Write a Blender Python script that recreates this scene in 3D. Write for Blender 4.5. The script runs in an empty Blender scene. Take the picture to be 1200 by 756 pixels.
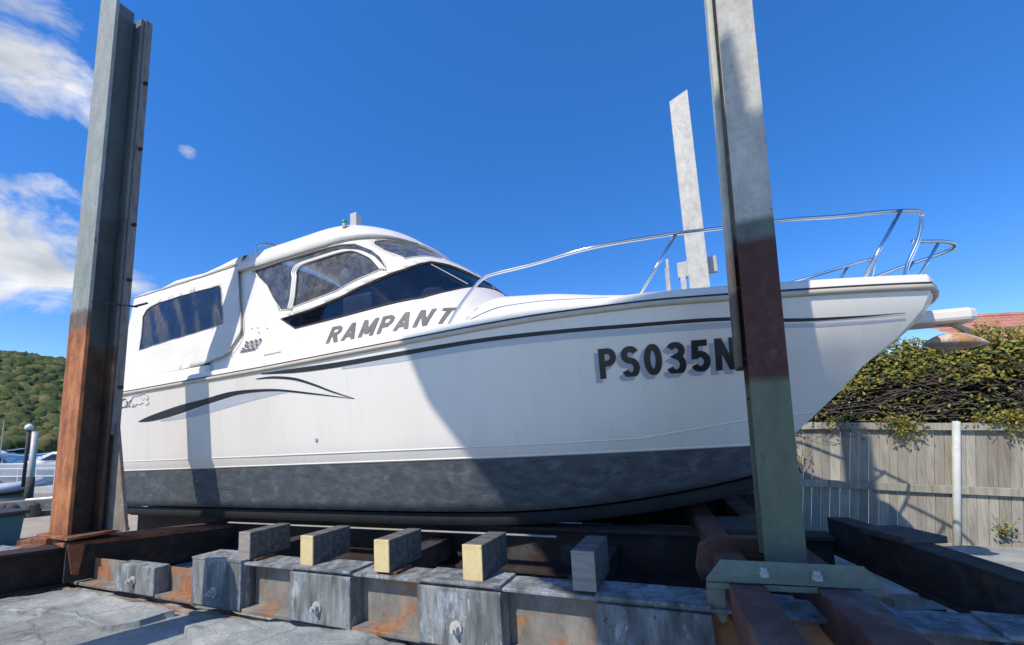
import bpy, bmesh, math, random
from mathutils import Vector, Matrix, noise
from mathutils.geometry import delaunay_2d_cdt
random.seed(7)
R_=math.radians
SC=bpy.context.scene; COL=SC.collection
# ------------------------------------------------------------------ camera
FPX=492.; PPX,PPY=600.,450.; EYE=1.5            # focal length and optical centre, in pixels of a 1200 x 756 frame
up_c=Vector((-115.,4168.,-FPX)).normalized()
yc=Vector((0,0,-1)); yc=(yc-up_c*yc.dot(up_c)).normalized(); xc=yc.cross(up_c)
RW=Matrix((xc,yc,up_c))                          # camera -> world
cam=bpy.data.objects.new('camera',bpy.data.cameras.new('camera')); COL.objects.link(cam)
cam.matrix_world=Matrix.Translation((0,0,EYE))@RW.to_4x4()
cam.data.lens=FPX/1200*36; cam.data.sensor_width=36; cam.data.sensor_fit='HORIZONTAL'
cam.data.shift_y=72/1200; cam.data.clip_end=3000; cam.data.clip_start=.05
SC.camera=cam
CAMP=Vector((0,0,EYE))
def ray(px,py): return RW@Vector(((px-PPX)/FPX,-(py-PPY)/FPX,-1))
def at(px,py,Y): d=ray(px,py); return CAMP+d*(Y/d.y)
def atz(px,py,z): d=ray(px,py); return CAMP+d*((z-EYE)/d.z)
# ------------------------------------------------------------------ sky and sun
SUN_AZ,SUN_EL=43.5,49.5      # sun shines toward this azimuth (right of +Y)
w=bpy.data.worlds.new('World'); SC.world=w; w.use_nodes=True
nt=w.node_tree; nt.nodes.clear(); N=nt.nodes.new; Lk=nt.links.new
sky=N('ShaderNodeTexSky'); sky.sky_type='NISHITA'; sky.sun_disc=False; sky.sun_elevation=R_(SUN_EL)
sky.sun_rotation=R_(SUN_AZ+180); sky.air_density=1.0; sky.dust_density=.1; sky.ozone_density=4.0; sky.altitude=0
hs=N('ShaderNodeHueSaturation'); hs.inputs['Saturation'].default_value=1.35; hs.inputs['Value'].default_value=1.46; hs.inputs['Hue'].default_value=.515
Lk(sky.outputs[0],hs.inputs['Color'])
ad=N('ShaderNodeMix'); ad.data_type='RGBA'; ad.blend_type='ADD'; ad.inputs[0].default_value=1; Lk(hs.outputs[0],ad.inputs[6]); ad.inputs[7].default_value=(.20,.60,1.15,1)
tc=N('ShaderNodeTexCoord'); mp=N('ShaderNodeMapping'); mp.inputs['Scale'].default_value=(1,1,1.7)
Lk(tc.outputs['Generated'],mp.inputs[0])
n1=N('ShaderNodeTexNoise'); n1.inputs['Scale'].default_value=6.0; n1.inputs['Detail'].default_value=12; n1.inputs['Roughness'].default_value=.62; n1.inputs['Distortion'].default_value=.45
Lk(mp.outputs[0],n1.inputs['Vector'])
# clouds sit in the part of the sky to the left (west): mask by direction
sep=N('ShaderNodeSeparateXYZ'); Lk(tc.outputs['Generated'],sep.inputs[0])
def mth(op,a,b=None,c=None,clamp=False):
    m=N('ShaderNodeMath'); m.operation=op; m.use_clamp=clamp
    for i,v in enumerate((a,b,c)):
        if v is None: continue
        if isinstance(v,(int,float)): m.inputs[i].default_value=v
        else: Lk(v,m.inputs[i])
    return m.outputs[0]
azr=mth('ARCTAN2',sep.outputs['X'],sep.outputs['Y'])      # 0 = forward, negative = left
elv=mth('ARCSINE',sep.outputs['Z']); tot=None
for ca,ce_,ra,re_ in ((-.885,.545,.125,.075),(-.95,.645,.14,.05),(-.885,.31,.19,.13),(-.686,.52,.03,.02),(-.77,.29,.07,.06),(-.82,.52,.09,.035),(-1.35,.42,.28,.2),(-2.2,.5,.5,.25)):
    q=mth('ADD',mth('POWER',mth('ABSOLUTE',mth('MULTIPLY_ADD',azr,1/ra,-ca/ra)),2.),mth('POWER',mth('ABSOLUTE',mth('MULTIPLY_ADD',elv,1/re_,-ce_/re_)),2.))
    bl_=mth('MULTIPLY_ADD',q,-.6,1.0,clamp=True); tot=bl_ if tot is None else mth('MAXIMUM',tot,bl_)
thr=mth('ADD',n1.outputs['Fac'],mth('MULTIPLY_ADD',tot,.42,-.36))
cr=N('ShaderNodeMapRange'); cr.inputs[1].default_value=.40; cr.inputs[2].default_value=.60; Lk(thr,cr.inputs[0])
n2=N('ShaderNodeTexNoise'); n2.inputs['Scale'].default_value=7; n2.inputs['Detail'].default_value=6
mp2=N('ShaderNodeMapping'); mp2.inputs['Location'].default_value=(0,0,.12); mp2.inputs['Scale'].default_value=(1,1,2.2); Lk(tc.outputs['Generated'],mp2.inputs[0]); Lk(mp2.outputs[0],n2.inputs['Vector'])
cc=N('ShaderNodeValToRGB'); cc.color_ramp.elements[0].position=.35; cc.color_ramp.elements[0].color=(8.6,8.6,8.7,1); cc.color_ramp.elements[1].position=.68; cc.color_ramp.elements[1].color=(4.3,4.7,5.4,1)
Lk(n2.outputs['Fac'],cc.inputs[0])
mx=N('ShaderNodeMix'); mx.data_type='RGBA'; Lk(cr.outputs[0],mx.inputs[0]); Lk(ad.outputs[2],mx.inputs[6]); Lk(cc.outputs[0],mx.inputs[7])
bg=N('ShaderNodeBackground'); bg.inputs['Strength'].default_value=.12; Lk(mx.outputs[2],bg.inputs['Color'])
ow=N('ShaderNodeOutputWorld'); Lk(bg.outputs[0],ow.inputs[0])
sund=Vector((math.sin(R_(SUN_AZ))*math.cos(R_(SUN_EL)),math.cos(R_(SUN_AZ))*math.cos(R_(SUN_EL)),-math.sin(R_(SUN_EL))))
sl=bpy.data.lights.new('sun','SUN'); sl.energy=4.8; sl.angle=R_(.53); sl.color=(1,.915,.79)
so=bpy.data.objects.new('sun',sl); COL.objects.link(so); so.rotation_euler=(-sund).to_track_quat('Z','Y').to_euler()
SC.view_settings.view_transform='Standard'; SC.view_settings.look='None'; SC.view_settings.exposure=0.0; SC.view_settings.gamma=1
# ------------------------------------------------------------------ materials
def nod(m): m.use_nodes=True; t=m.node_tree; return t,t.nodes['Principled BSDF']
def noise_n(t,vec,scale,detail=6,rough=.6,dist=0):
    n=t.nodes.new('ShaderNodeTexNoise'); n.inputs['Scale'].default_value=scale; n.inputs['Detail'].default_value=detail
    n.inputs['Roughness'].default_value=rough; n.inputs['Distortion'].default_value=dist; t.links.new(vec,n.inputs['Vector']); return n.outputs['Fac']
def ramp(t,fac,els,interp='LINEAR'):
    r=t.nodes.new('ShaderNodeValToRGB'); r.color_ramp.interpolation=interp
    while len(r.color_ramp.elements)<len(els): r.color_ramp.elements.new(.5)
    for e,(p,c) in zip(r.color_ramp.elements,els): e.position=p; e.color=(*c,1) if len(c)==3 else c
    t.links.new(fac,r.inputs[0]); return r.outputs[0]
def vec_of(t,scale=(1,1,1),rot=(0,0,0),space='Object'):
    c=t.nodes.new('ShaderNodeTexCoord'); m=t.nodes.new('ShaderNodeMapping'); m.inputs['Scale'].default_value=scale; m.inputs['Rotation'].default_value=rot
    t.links.new(c.outputs[space],m.inputs[0]); return m.outputs[0]
def mixc(t,f,a,b,mode='MIX'):
    m=t.nodes.new('ShaderNodeMix'); m.data_type='RGBA'; m.blend_type=mode
    for i,v in ((0,f),(6,a),(7,b)):
        if isinstance(v,(int,float)): m.inputs[i].default_value=v
        elif isinstance(v,tuple): m.inputs[i].default_value=(*v,1)
        else: t.links.new(v,m.inputs[i])
    return m.outputs[2]
def mathn(t,op,a,b=0.,c=0.,clamp=False):
    m=t.nodes.new('ShaderNodeMath'); m.operation=op; m.use_clamp=clamp
    for i,v in enumerate((a,b,c)):
        if isinstance(v,(int,float)): m.inputs[i].default_value=v
        else: t.links.new(v,m.inputs[i])
    return m.outputs[0]
def bump(t,b,fac,strength=.3,dist=.01):
    n=t.nodes.new('ShaderNodeBump'); n.inputs['Strength'].default_value=strength; n.inputs['Distance'].default_value=dist
    t.links.new(fac,n.inputs['Height']); t.links.new(n.outputs[0],b.inputs['Normal'])
def worn(name,els,scale=6,stretch=(1,1,1),rough=.7,metal=0,bs=.3,bd=.01,bscale=None,detail=8,extra=None,els2=None,s2=2,f2=(.55,.65)):
    """base colour from stretched noise through a ramp, plus a second, larger blotch layer (rust, lichen, stains)"""
    m=bpy.data.materials.new(name); t,b=nod(m); v=vec_of(t,stretch)
    f=noise_n(t,v,scale,detail,.65); c=ramp(t,f,els)
    if els2:
        g=noise_n(t,vec_of(t,tuple(.6+.4*s for s in stretch)),s2,10,.68,.3); mk=ramp(t,g,[(f2[0],(0,0,0)),(f2[1],(1,1,1))])
        h=noise_n(t,v,scale*3,6,.7); c=mixc(t,mk,c,ramp(t,h,els2))
        sk=noise_n(t,vec_of(t),scale*5,10,.75); c=mixc(t,ramp(t,sk,[(.60,(0,0,0)),(.63,(.55,.55,.55))]),c,tuple(x*.35 for x in els[0][1]))
        sk=noise_n(t,vec_of(t,(1.3,1.3,1.3)),scale*2.2,12,.78); c=mixc(t,ramp(t,sk,[(.62,(0,0,0)),(.635,(.45,.45,.45))]),c,tuple(min(.7,x*1.5) for x in els[-1][1]))
    t.links.new(c,b.inputs['Base Color']); b.inputs['Roughness'].default_value=rough; b.inputs['Metallic'].default_value=metal
    if bs: bump(t,b,noise_n(t,v,bscale or scale*4,8,.7),bs,bd)
    return m
def plain(name,c,rough=.5,metal=0,var=.12,scale=5,bs=0,coat=0):
    m=worn(name,[(.3,tuple(x*(1-var) for x in c)),(.7,tuple(min(1,x*(1+var)) for x in c))],scale,rough=rough,metal=metal,bs=bs,bd=.004)
    if coat: m.node_tree.nodes['Principled BSDF'].inputs['Coat Weight'].default_value=coat
    return m
M={}
def gelcoat(name,base,dirt,amt,rough):
    m=bpy.data.materials.new(name); t,b=nod(m)
    f=noise_n(t,vec_of(t,(1.2,1.2,.25)),2.2,8,.6); g=noise_n(t,vec_of(t,(1,1,1)),.7,5,.5)
    c=mixc(t,ramp(t,f,[(.45,(0,0,0)),(.8,(amt,amt,amt))]),mixc(t,ramp(t,g,[(.3,(0,0,0)),(.7,(1,1,1))]),base,tuple(x*.96 for x in base)),dirt)
    t.links.new(c,b.inputs['Base Color']); b.inputs['Roughness'].default_value=rough
    t.links.new(ramp(t,g,[(.3,(rough,)*3),(.7,(rough+.12,)*3)]),b.inputs['Roughness'])
    st=noise_n(t,vec_of(t,(7,7,.22)),2.0,9,.72); c2=mixc(t,ramp(t,st,[(.56,(0,0,0)),(.74,(.30,.30,.30))]),c,(.50,.43,.33)); t.links.new(c2,b.inputs['Base Color'])
    bump(t,b,noise_n(t,vec_of(t),1.5,2,.5),.05,.02); return m
M['gel']=gelcoat('white_gelcoat',(.76,.72,.655),(.60,.56,.48),.45,.28)
M['deck']=gelcoat('deck_gelcoat',(.77,.73,.67),(.62,.58,.50),.5,.4)
M['roof']=gelcoat('roof_gelcoat',(.77,.735,.68),(.60,.56,.48),.45,.35)
M['antifoul']=worn('antifouling_paint',[(.3,(.045,.055,.066)),(.5,(.07,.083,.095)),(.75,(.125,.14,.155))],7,(1,1,2.2),.8,els2=[(.3,(.19,.205,.22)),(.7,(.07,.085,.10))],s2=3.5,f2=(.56,.66),bs=.5,detail=12)
M['dark_bottom']=worn('dark_antifouling',[(.3,(.009,.010,.012)),(.7,(.02,.021,.023))],5,(1,1,1),.85,bs=.2)
M['stripe']=plain('black_stripe_vinyl',(.012,.013,.016),.55)
M['graystripe']=plain('grey_stripe_vinyl',(.42,.45,.50),.4,var=.05)
M['rub']=plain('tan_rub_rail',(.52,.46,.37),.5,var=.1)
M['rubdark']=plain('dark_rubber',(.03,.028,.028),.6)
M['canvas']=worn('white_canvas',[(.3,(.62,.60,.555)),(.7,(.76,.735,.69))],2.2,(1,1,1),.85,bs=.5,bd=.04,bscale=3.2,detail=5)
M['seam']=plain('canvas_seam',(.38,.36,.34),.8)
M['steel']=plain('stainless_steel',(.70,.71,.73),.14,1,var=.05)
M['letter']=plain('black_lettering',(.012,.013,.018),.35)
M['lettershadow']=plain('grey_lettering',(.34,.37,.44),.4,var=.06)
M['silver']=worn('silver_lettering',[(.3,(.10,.10,.10)),(.7,(.19,.19,.19))],4,(1,1,1),.75,bs=0)
M['int']=plain('cabin_interior',(.10,.105,.12),.8)
M['intlight']=plain('cabin_interior_pale',(.42,.42,.42),.7)
M['green']=plain('green_lens',(.02,.35,.25),.2)
M['plastic_gray']=plain('grey_plastic',(.45,.46,.47),.5)
def glass(name,tint,tr,rough=.03,scuff=0):
    m=bpy.data.materials.new(name); m.use_nodes=True; t=m.node_tree; t.nodes.remove(t.nodes['Principled BSDF']); o=t.nodes['Material Output']
    a=t.nodes.new('ShaderNodeBsdfTransparent'); a.inputs[0].default_value=(*tint,1)
    g=t.nodes.new('ShaderNodeBsdfGlossy'); g.inputs['Roughness'].default_value=rough; g.inputs[0].default_value=(.9,.9,.9,1)
    fr=t.nodes.new('ShaderNodeFresnel'); fr.inputs[0].default_value=1.5
    bp=t.nodes.new('ShaderNodeBump'); bp.inputs['Strength'].default_value=.25 if scuff else .05; bp.inputs['Distance'].default_value=.03
    t.links.new(noise_n(t,vec_of(t),3 if scuff else 1.2,3,.5),bp.inputs['Height']); t.links.new(bp.outputs[0],g.inputs['Normal'])
    mx=t.nodes.new('ShaderNodeMixShader'); t.links.new(mathn(t,'MULTIPLY_ADD',fr.outputs[0],1.0,.02),mx.inputs[0]); t.links.new(a.outputs[0],mx.inputs[1]); t.links.new(g.outputs[0],mx.inputs[2])
    out=mx.outputs[0]
    if scuff:
        d=t.nodes.new('ShaderNodeBsdfDiffuse'); d.inputs[0].default_value=(.62,.64,.66,1)
        m2=t.nodes.new('ShaderNodeMixShader'); f=noise_n(t,vec_of(t,(1,1,.8),(0,.5,0)),9,9,.72,.6)
        t.links.new(ramp(t,f,[(.40,(scuff*.35,)*3),(.60,(scuff,)*3),(.80,(min(1,scuff*2.6),)*3)]),m2.inputs[0]); t.links.new(out,m2.inputs[1]); t.links.new(d.outputs[0],m2.inputs[2]); out=m2.outputs[0]
    t.links.new(out,o.inputs[0]); return m
M['tint']=glass('tinted_glass',(.22,.25,.36),0,.02)
M['vinyl']=glass('scuffed_clear_vinyl',(.52,.55,.6),0,.12,.16)
M['cvinyl']=glass('clear_canopy_vinyl',(.27,.35,.58),0,.04,.02)
M['rust']=worn('rusty_steel',[(.28,(.05,.028,.02)),(.45,(.15,.062,.032)),(.6,(.30,.11,.045)),(.8,(.42,.19,.08))],5,(1,1,.5),.9,els2=[(.3,(.10,.09,.085)),(.7,(.22,.19,.17))],s2=2.6,f2=(.58,.7),bs=.5)
M['darkrust']=worn('dark_rusty_steel',[(.3,(.013,.011,.010)),(.55,(.032,.020,.016)),(.75,(.10,.045,.026))],5,(1,1,1),.85,els2=[(.3,(.085,.085,.085)),(.7,(.025,.025,.028))],s2=2.2,f2=(.50,.66),bs=.4)
M['redprimer']=worn('red_primer_steel',[(.3,(.06,.028,.022)),(.6,(.17,.07,.045)),(.8,(.28,.13,.09))],4,(1,1,1),.8,els2=[(.3,(.20,.21,.21)),(.7,(.12,.10,.09))],s2=2,f2=(.55,.66),bs=.35)
M['greensteel']=worn('green_painted_steel',[(.3,(.12,.14,.10)),(.7,(.20,.22,.16))],7,(1,1,1),.7,els2=[(.3,(.08,.05,.035)),(.7,(.16,.10,.07))],s2=3,f2=(.64,.72),bs=.4)
M['block']=worn('weathered_grey_block',[(.30,(.045,.05,.05)),(.48,(.14,.15,.15)),(.7,(.32,.33,.32))],4.5,(2.6,2.6,.40),.85,els2=[(.3,(.46,.47,.45)),(.55,(.18,.22,.26)),(.75,(.24,.13,.07))],s2=3.4,f2=(.52,.58),bs=.5,bd=.012)
M['web']=worn('stained_steel_web',[(.25,(.10,.09,.08)),(.5,(.20,.19,.17)),(.75,(.32,.29,.24))],7,(1,1,.6),.85,els2=[(.3,(.44,.19,.07)),(.7,(.20,.085,.04))],s2=2.9,f2=(.48,.60),bs=.35)
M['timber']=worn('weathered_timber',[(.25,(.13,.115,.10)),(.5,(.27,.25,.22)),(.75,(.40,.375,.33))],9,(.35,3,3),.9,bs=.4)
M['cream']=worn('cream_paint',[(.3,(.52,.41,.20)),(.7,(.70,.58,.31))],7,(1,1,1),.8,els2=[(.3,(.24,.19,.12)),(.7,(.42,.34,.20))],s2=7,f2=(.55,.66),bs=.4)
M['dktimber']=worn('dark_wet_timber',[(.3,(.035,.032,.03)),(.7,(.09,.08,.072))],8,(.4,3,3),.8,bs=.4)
M['midtimber']=worn('shadowed_grey_timber',[(.25,(.04,.036,.033)),(.5,(.10,.092,.085)),(.75,(.19,.18,.165))],9,(.35,3,3),.9,bs=.4)  # darker copy of the timber; shade on the bearer sides is in the colour
M['galv']=worn('galvanized_steel',[(.25,(.30,.30,.28)),(.5,(.44,.44,.41)),(.75,(.58,.57,.53))],9,(1,1,.8),.55,.15,els2=[(.3,(.62,.61,.57)),(.7,(.34,.33,.30))],s2=5,f2=(.5,.62),bs=.35)
def banded(name,bands,edge=.05):
    """steel painted in bands that follow the height of the post: (from_z, ramp)"""
    m=bpy.data.materials.new(name); t,b=nod(m); v=vec_of(t,(1,1,.45))
    g=t.nodes.new('ShaderNodeTexCoord'); s=t.nodes.new('ShaderNodeSeparateXYZ'); t.links.new(g.outputs['Object'],s.inputs[0])
    z=mathn(t,'ADD',s.outputs['Z'],mathn(t,'MULTIPLY_ADD',noise_n(t,vec_of(t,(3,3,1)),3.5,8,.7),edge*2,-edge))
    f=noise_n(t,v,6,9,.68); fine=noise_n(t,vec_of(t,(1,1,1)),16,6,.7); c=None
    for z0,els in bands:
        cc_=ramp(t,f,els)
        if c is None: c=cc_
        else: c=mixc(t,mathn(t,'MULTIPLY_ADD',z,1/.05,-z0/.05,clamp=True),c,cc_)
    c=mixc(t,ramp(t,fine,[(.45,(0,0,0)),(.75,(.35,.35,.35))]),c,tuple(.10 for _ in range(3)))
    ck=noise_n(t,vec_of(t,(1,1,.6)),11,14,.78); c=mixc(t,ramp(t,ck,[(.60,(0,0,0)),(.615,(.65,.65,.65))]),c,(.12,.075,.05))
    ck=noise_n(t,vec_of(t,(1,1,.35),(0,.1,0)),7,14,.8); c=mixc(t,ramp(t,ck,[(.66,(0,0,0)),(.68,(.5,.5,.5))]),c,(.55,.53,.49))
    t.links.new(c,b.inputs['Base Color']); b.inputs['Roughness'].default_value=.78; bump(t,b,fine,.45,.012); return m
rustr=[(.3,(.10,.042,.022)),(.45,(.30,.10,.035)),(.62,(.52,.20,.065)),(.8,(.50,.36,.26))]
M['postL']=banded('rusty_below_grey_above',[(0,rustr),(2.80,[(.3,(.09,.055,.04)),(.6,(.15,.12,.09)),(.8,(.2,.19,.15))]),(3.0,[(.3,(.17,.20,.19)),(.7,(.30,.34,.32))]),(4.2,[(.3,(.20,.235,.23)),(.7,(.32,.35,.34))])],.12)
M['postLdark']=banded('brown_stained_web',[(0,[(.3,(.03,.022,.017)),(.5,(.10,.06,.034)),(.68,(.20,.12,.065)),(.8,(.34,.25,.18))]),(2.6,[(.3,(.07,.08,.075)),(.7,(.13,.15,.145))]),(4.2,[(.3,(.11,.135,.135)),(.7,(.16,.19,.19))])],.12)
M['postR']=banded('green_red_paint_shaded_grey',[(0,[(.3,(.10,.12,.075)),(.7,(.17,.185,.12))]),(1.75,[(.3,(.045,.016,.012)),(.6,(.085,.028,.02)),(.8,(.12,.045,.03))]),(2.62,[(.3,(.07,.09,.085)),(.7,(.17,.19,.17))]),(2.75,[(.3,(.34,.34,.31)),(.5,(.46,.45,.42)),(.75,(.60,.59,.55))])],.02)  # green and red paint; dim grey band is shade painted onto the galvanized steel
M['fender']=banded('grey_timber_fender',[(0,[(.3,(.10,.08,.06)),(.7,(.22,.17,.13))]),(2.35,[(.3,(.44,.24,.13)),(.7,(.56,.44,.33))]),(2.65,[(.3,(.42,.44,.39)),(.7,(.56,.58,.52))])],.1)
M['padL']=worn('grey_guide_timber',[(.3,(.10,.10,.10)),(.7,(.24,.235,.225))],8,(3,3,.5),.85,bs=.35)
# ------------------------------------------------------------------ mesh helpers
class MB:
    def __init__(s): s.v=[]; s.f=[]
    def add(s,vs,fs):
        o=len(s.v); s.v+= [Vector(p) for p in vs]; s.f+=[tuple(i+o for i in f) for f in fs]; return s
    def box(s,a,b,c=(0,0,0),rz=0):
        """box from corner a to corner b"""
        x0,y0,z0=a; x1,y1,z1=b
        return s.add([(x0,y0,z0),(x1,y0,z0),(x1,y1,z0),(x0,y1,z0),(x0,y0,z1),(x1,y0,z1),(x1,y1,z1),(x0,y1,z1)],[(0,3,2,1),(4,5,6,7),(0,1,5,4),(1,2,6,5),(2,3,7,6),(3,0,4,7)])
    def beam(s,p,q,w,h,up=Vector((0,0,1))):
        """box of width w, height h whose TOP centre line runs p -> q"""
        p=Vector(p); q=Vector(q); d=(q-p).normalized(); r=d.cross(up).normalized(); u=r.cross(d)
        c=[e+r*sx*w/2-u*hz for e in (p,q) for sx,hz in ((-1,h),(1,h),(1,0),(-1,0))]
        return s.add(c,[(0,1,2,3),(7,6,5,4),(0,4,5,1),(1,5,6,2),(2,6,7,3),(3,7,4,0)])
    def tube(s,pts,r,n=8,cap=True):
        pts=[Vector(p) for p in pts]; rings=[]; prev=None
        for i,p in enumerate(pts):
            d=(pts[min(i+1,len(pts)-1)]-pts[max(i-1,0)]).normalized()
            a=prev if prev is not None else (Vector((0,0,1)) if abs(d.z)<.9 else Vector((1,0,0)))
            a=(a-d*a.dot(d)).normalized(); b=d.cross(a); prev=a; rr=r[i] if isinstance(r,(list,tuple)) else r
            rings.append([p+(a*math.cos(2*math.pi*k/n)+b*math.sin(2*math.pi*k/n))*rr for k in range(n)])
        fs=[]
        for i in range(len(rings)-1):
            for k in range(n): fs.append((i*n+k,i*n+(k+1)%n,(i+1)*n+(k+1)%n,(i+1)*n+k))
        if cap: fs.append(tuple(range(n))[::-1]); fs.append(tuple((len(rings)-1)*n+k for k in range(n)))
        return s.add([p for r_ in rings for p in r_],fs)
    def grid(s,rows,closed=False):
        n=len(rows[0]); fs=[]
        for i in range(len(rows)-1):
            for k in range(n-(0 if closed else 1)): fs.append((i*n+k,i*n+(k+1)%n,(i+1)*n+(k+1)%n,(i+1)*n+k))
        return s.add([p for r_ in rows for p in r_],fs)
    def prism(s,poly,off):
        """polygon (3D points) extruded by vector off"""
        n=len(poly); o=Vector(off); P=[Vector(p) for p in poly]
        return s.add(P+[p+o for p in P],[tuple(range(n))[::-1],tuple(range(n,2*n))]+[(k,(k+1)%n,(k+1)%n+n,k+n) for k in range(n)])
    def build(s,name,mat,parent=None,smooth=False,bevel=0,solid=0,recalc=True,merge=0):
        me=bpy.data.meshes.new(name); me.from_pydata([tuple(v) for v in s.v],[],s.f)
        if recalc or merge:
            bm=bmesh.new(); bm.from_mesh(me)
            if merge: bmesh.ops.remove_doubles(bm,verts=bm.verts,dist=merge)
            bmesh.ops.recalc_face_normals(bm,faces=bm.faces); bm.to_mesh(me); bm.free()
        me.materials.append(M[mat] if isinstance(mat,str) else mat)
        if smooth:
            for p in me.polygons: p.use_smooth=True
        o=bpy.data.objects.new(name,me); COL.objects.link(o)
        if parent: o.parent=parent
        if solid: md=o.modifiers.new('s','SOLIDIFY'); md.thickness=solid; md.offset=-1
        if bevel: md=o.modifiers.new('b','BEVEL'); md.width=bevel; md.segments=2; md.limit_method='ANGLE'; md.angle_limit=R_(40)
        return o
def tag(o,label=None,cat=None,group=None,kind=None):
    if label: o['label']=label
    if cat: o['category']=cat
    if group: o['group']=group
    if kind: o['kind']=kind
    return o
def empty(name,loc=(0,0,0),mat=None,**k):
    o=bpy.data.objects.new(name,None); COL.objects.link(o); o.empty_display_size=.2
    if mat is not None: o.matrix_world=mat
    else: o.location=loc
    return tag(o,**k)
def lerp(t,pts):
    if t<=pts[0][0]: return pts[0][1]
    for (a,b),(c,d) in zip(pts,pts[1:]):
        if t<=c: return b+(d-b)*(t-a)/(c-a)
    return pts[-1][1]
def smooth_path(pts,n=6):
    P=[Vector(p) for p in pts]; out=[]
    for i in range(len(P)-1):
        a=P[max(i-1,0)]; b=P[i]; c=P[i+1]; d=P[min(i+2,len(P)-1)]
        for k in range(n):
            t=k/n; out.append(.5*((2*b)+(c-a)*t+(2*a-5*b+4*c-d)*t*t+(3*b-a-3*c+d)*t**3))
    return out+[P[-1]]
# boat frame: x forward (bow to the right of the picture), y port, z up; starboard side faces the viewer
O=Vector((2.2671,4.5139,1.3365)); F=Vector((.91713,-.39751,.02937)).normalized(); S=Vector((-.39768,-.91752,0)); U=S.cross(F)
if U.z<0: U=-U
BM=Matrix(((F.x,-S.x,U.x,O.x),(F.y,-S.y,U.y,O.y),(F.z,-S.z,U.z,O.z),(0,0,0,1)))
def bw(f,s,z): return BM@Vector((f,-s,z))
FH=Vector((F.x,F.y,0)).normalized(); ANG=math.atan2(FH.y,FH.x)
def V(f,s,z): return Vector((f,-s,z))
# ================================================================== GROUND, WATER, HILL
def gz(x,y):
    f=(Vector((x,y,0))-Vector((-2.4,3.66,0))).dot(FH)
    f=(Vector((x,y,0))-Vector((O.x,O.y,0))).dot(FH); z=.2+.0294*max(f,-10)
    s=-(Vector((x,y,0))-Vector((O.x,O.y,0))).dot(Vector((S.x,S.y,0)))+0   # distance to port of the boat's centre line
    pass
    if s>-2.55 and f>-5.5:  # slip pit under the cradle
        z-=.30
    if s>2.2 and f>-1: z=min(z,-.75)
    return z
def concrete():
    m=bpy.data.materials.new('cracked_concrete'); t,b=nod(m); v=vec_of(t)
    c=ramp(t,noise_n(t,v,1.6,12,.68,.3),[(.30,(.15,.165,.155)),(.5,(.31,.325,.305)),(.68,(.50,.50,.47))])
    blue=noise_n(t,vec_of(t,(1,1,1)),.8,8,.6); c=mixc(t,ramp(t,blue,[(.5,(0,0,0)),(.68,(.6,.6,.6))]),c,(.27,.33,.32))
    sp=noise_n(t,v,22,6,.7); c=mixc(t,ramp(t,sp,[(.58,(0,0,0)),(.75,(.6,.6,.6))]),c,(.17,.18,.175))
    lt=noise_n(t,vec_of(t,(1,2.4,1),(0,0,.4)),2.6,10,.7); c=mixc(t,ramp(t,lt,[(.62,(0,0,0)),(.72,(.6,.6,.6))]),c,(.60,.60,.56))
    vo=t.nodes.new('ShaderNodeTexVoronoi'); vo.feature='DISTANCE_TO_EDGE'; vo.inputs['Scale'].default_value=.42
    dv=t.nodes.new('ShaderNodeMix'); dv.data_type='VECTOR'; dv.inputs[0].default_value=.34; t.links.new(v,dv.inputs[4])
    nn=t.nodes.new('ShaderNodeTexNoise'); nn.inputs['Scale'].default_value=2.5; nn.inputs['Detail'].default_value=8; t.links.new(v,nn.inputs['Vector']); t.links.new(nn.outputs['Color'],dv.inputs[5]); t.links.new(dv.outputs[1],vo.inputs['Vector'])
    crk=ramp(t,vo.outputs['Distance'],[(.0,(.45,.45,.45)),(.004,(1,1,1))]); c=mixc(t,crk,(.05,.052,.052),c)
    for sc_,wd_ in ((.38,.007),):
        rn=noise_n(t,v,sc_,4,.55,.5); rd=mathn(t,'ABSOLUTE',mathn(t,'SUBTRACT',rn,.5)); c=mixc(t,ramp(t,rd,[(0,(.5,.5,.5)),(wd_*.7,(0,0,0))]),c,(.035,.038,.038))
    t.links.new(c,b.inputs['Base Color']); b.inputs['Roughness'].default_value=.75
    h=mathn(t,'ADD',mathn(t,'MULTIPLY',ramp(t,vo.outputs['Distance'],[(0,(0,0,0)),(.03,(1,1,1))]),.8),mathn(t,'MULTIPLY',noise_n(t,v,3.5,10,.7),2.2))
    bump(t,b,h,.8,.035); return m
M['concrete']=concrete()
M['wharf']=worn('sandy_wharf_deck',[(.3,(.30,.25,.19)),(.7,(.44,.38,.30))],2,(1,1,1),.9,bs=.3)
gm=MB(); xs=[-60,-20,-14,-11,-9.5]+[ -8.5+.25*i for i in range(75)]+[12,16,25,60,300,900]; ys=[-300,-60,-20,-8,-4]+[-2.4+.2*i for i in range(80)]+[14.2,16,20,40,120,400,1200]
def gok(x,y): return not (y>9.9 and x<-2.0+ (y-9.9)*-.2) 
def wharf_edge(x,y):  # water lies beyond this line at the left
    return (Vector((x,y,0))-Vector((-11.6,9.6,0))).dot(Vector((-.62,.78,0)))>0
rows=[]
for y in ys: rows.append([Vector((x,y,(-2.6 if wharf_edge(x,y) and x<16 else (gz(x,y)+.02*noise.noise(Vector((x*1.3,y*1.3,0))) if abs(x)<14 and y<14 else (-.75 if x>0 else -.10))))) for x in xs])
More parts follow.
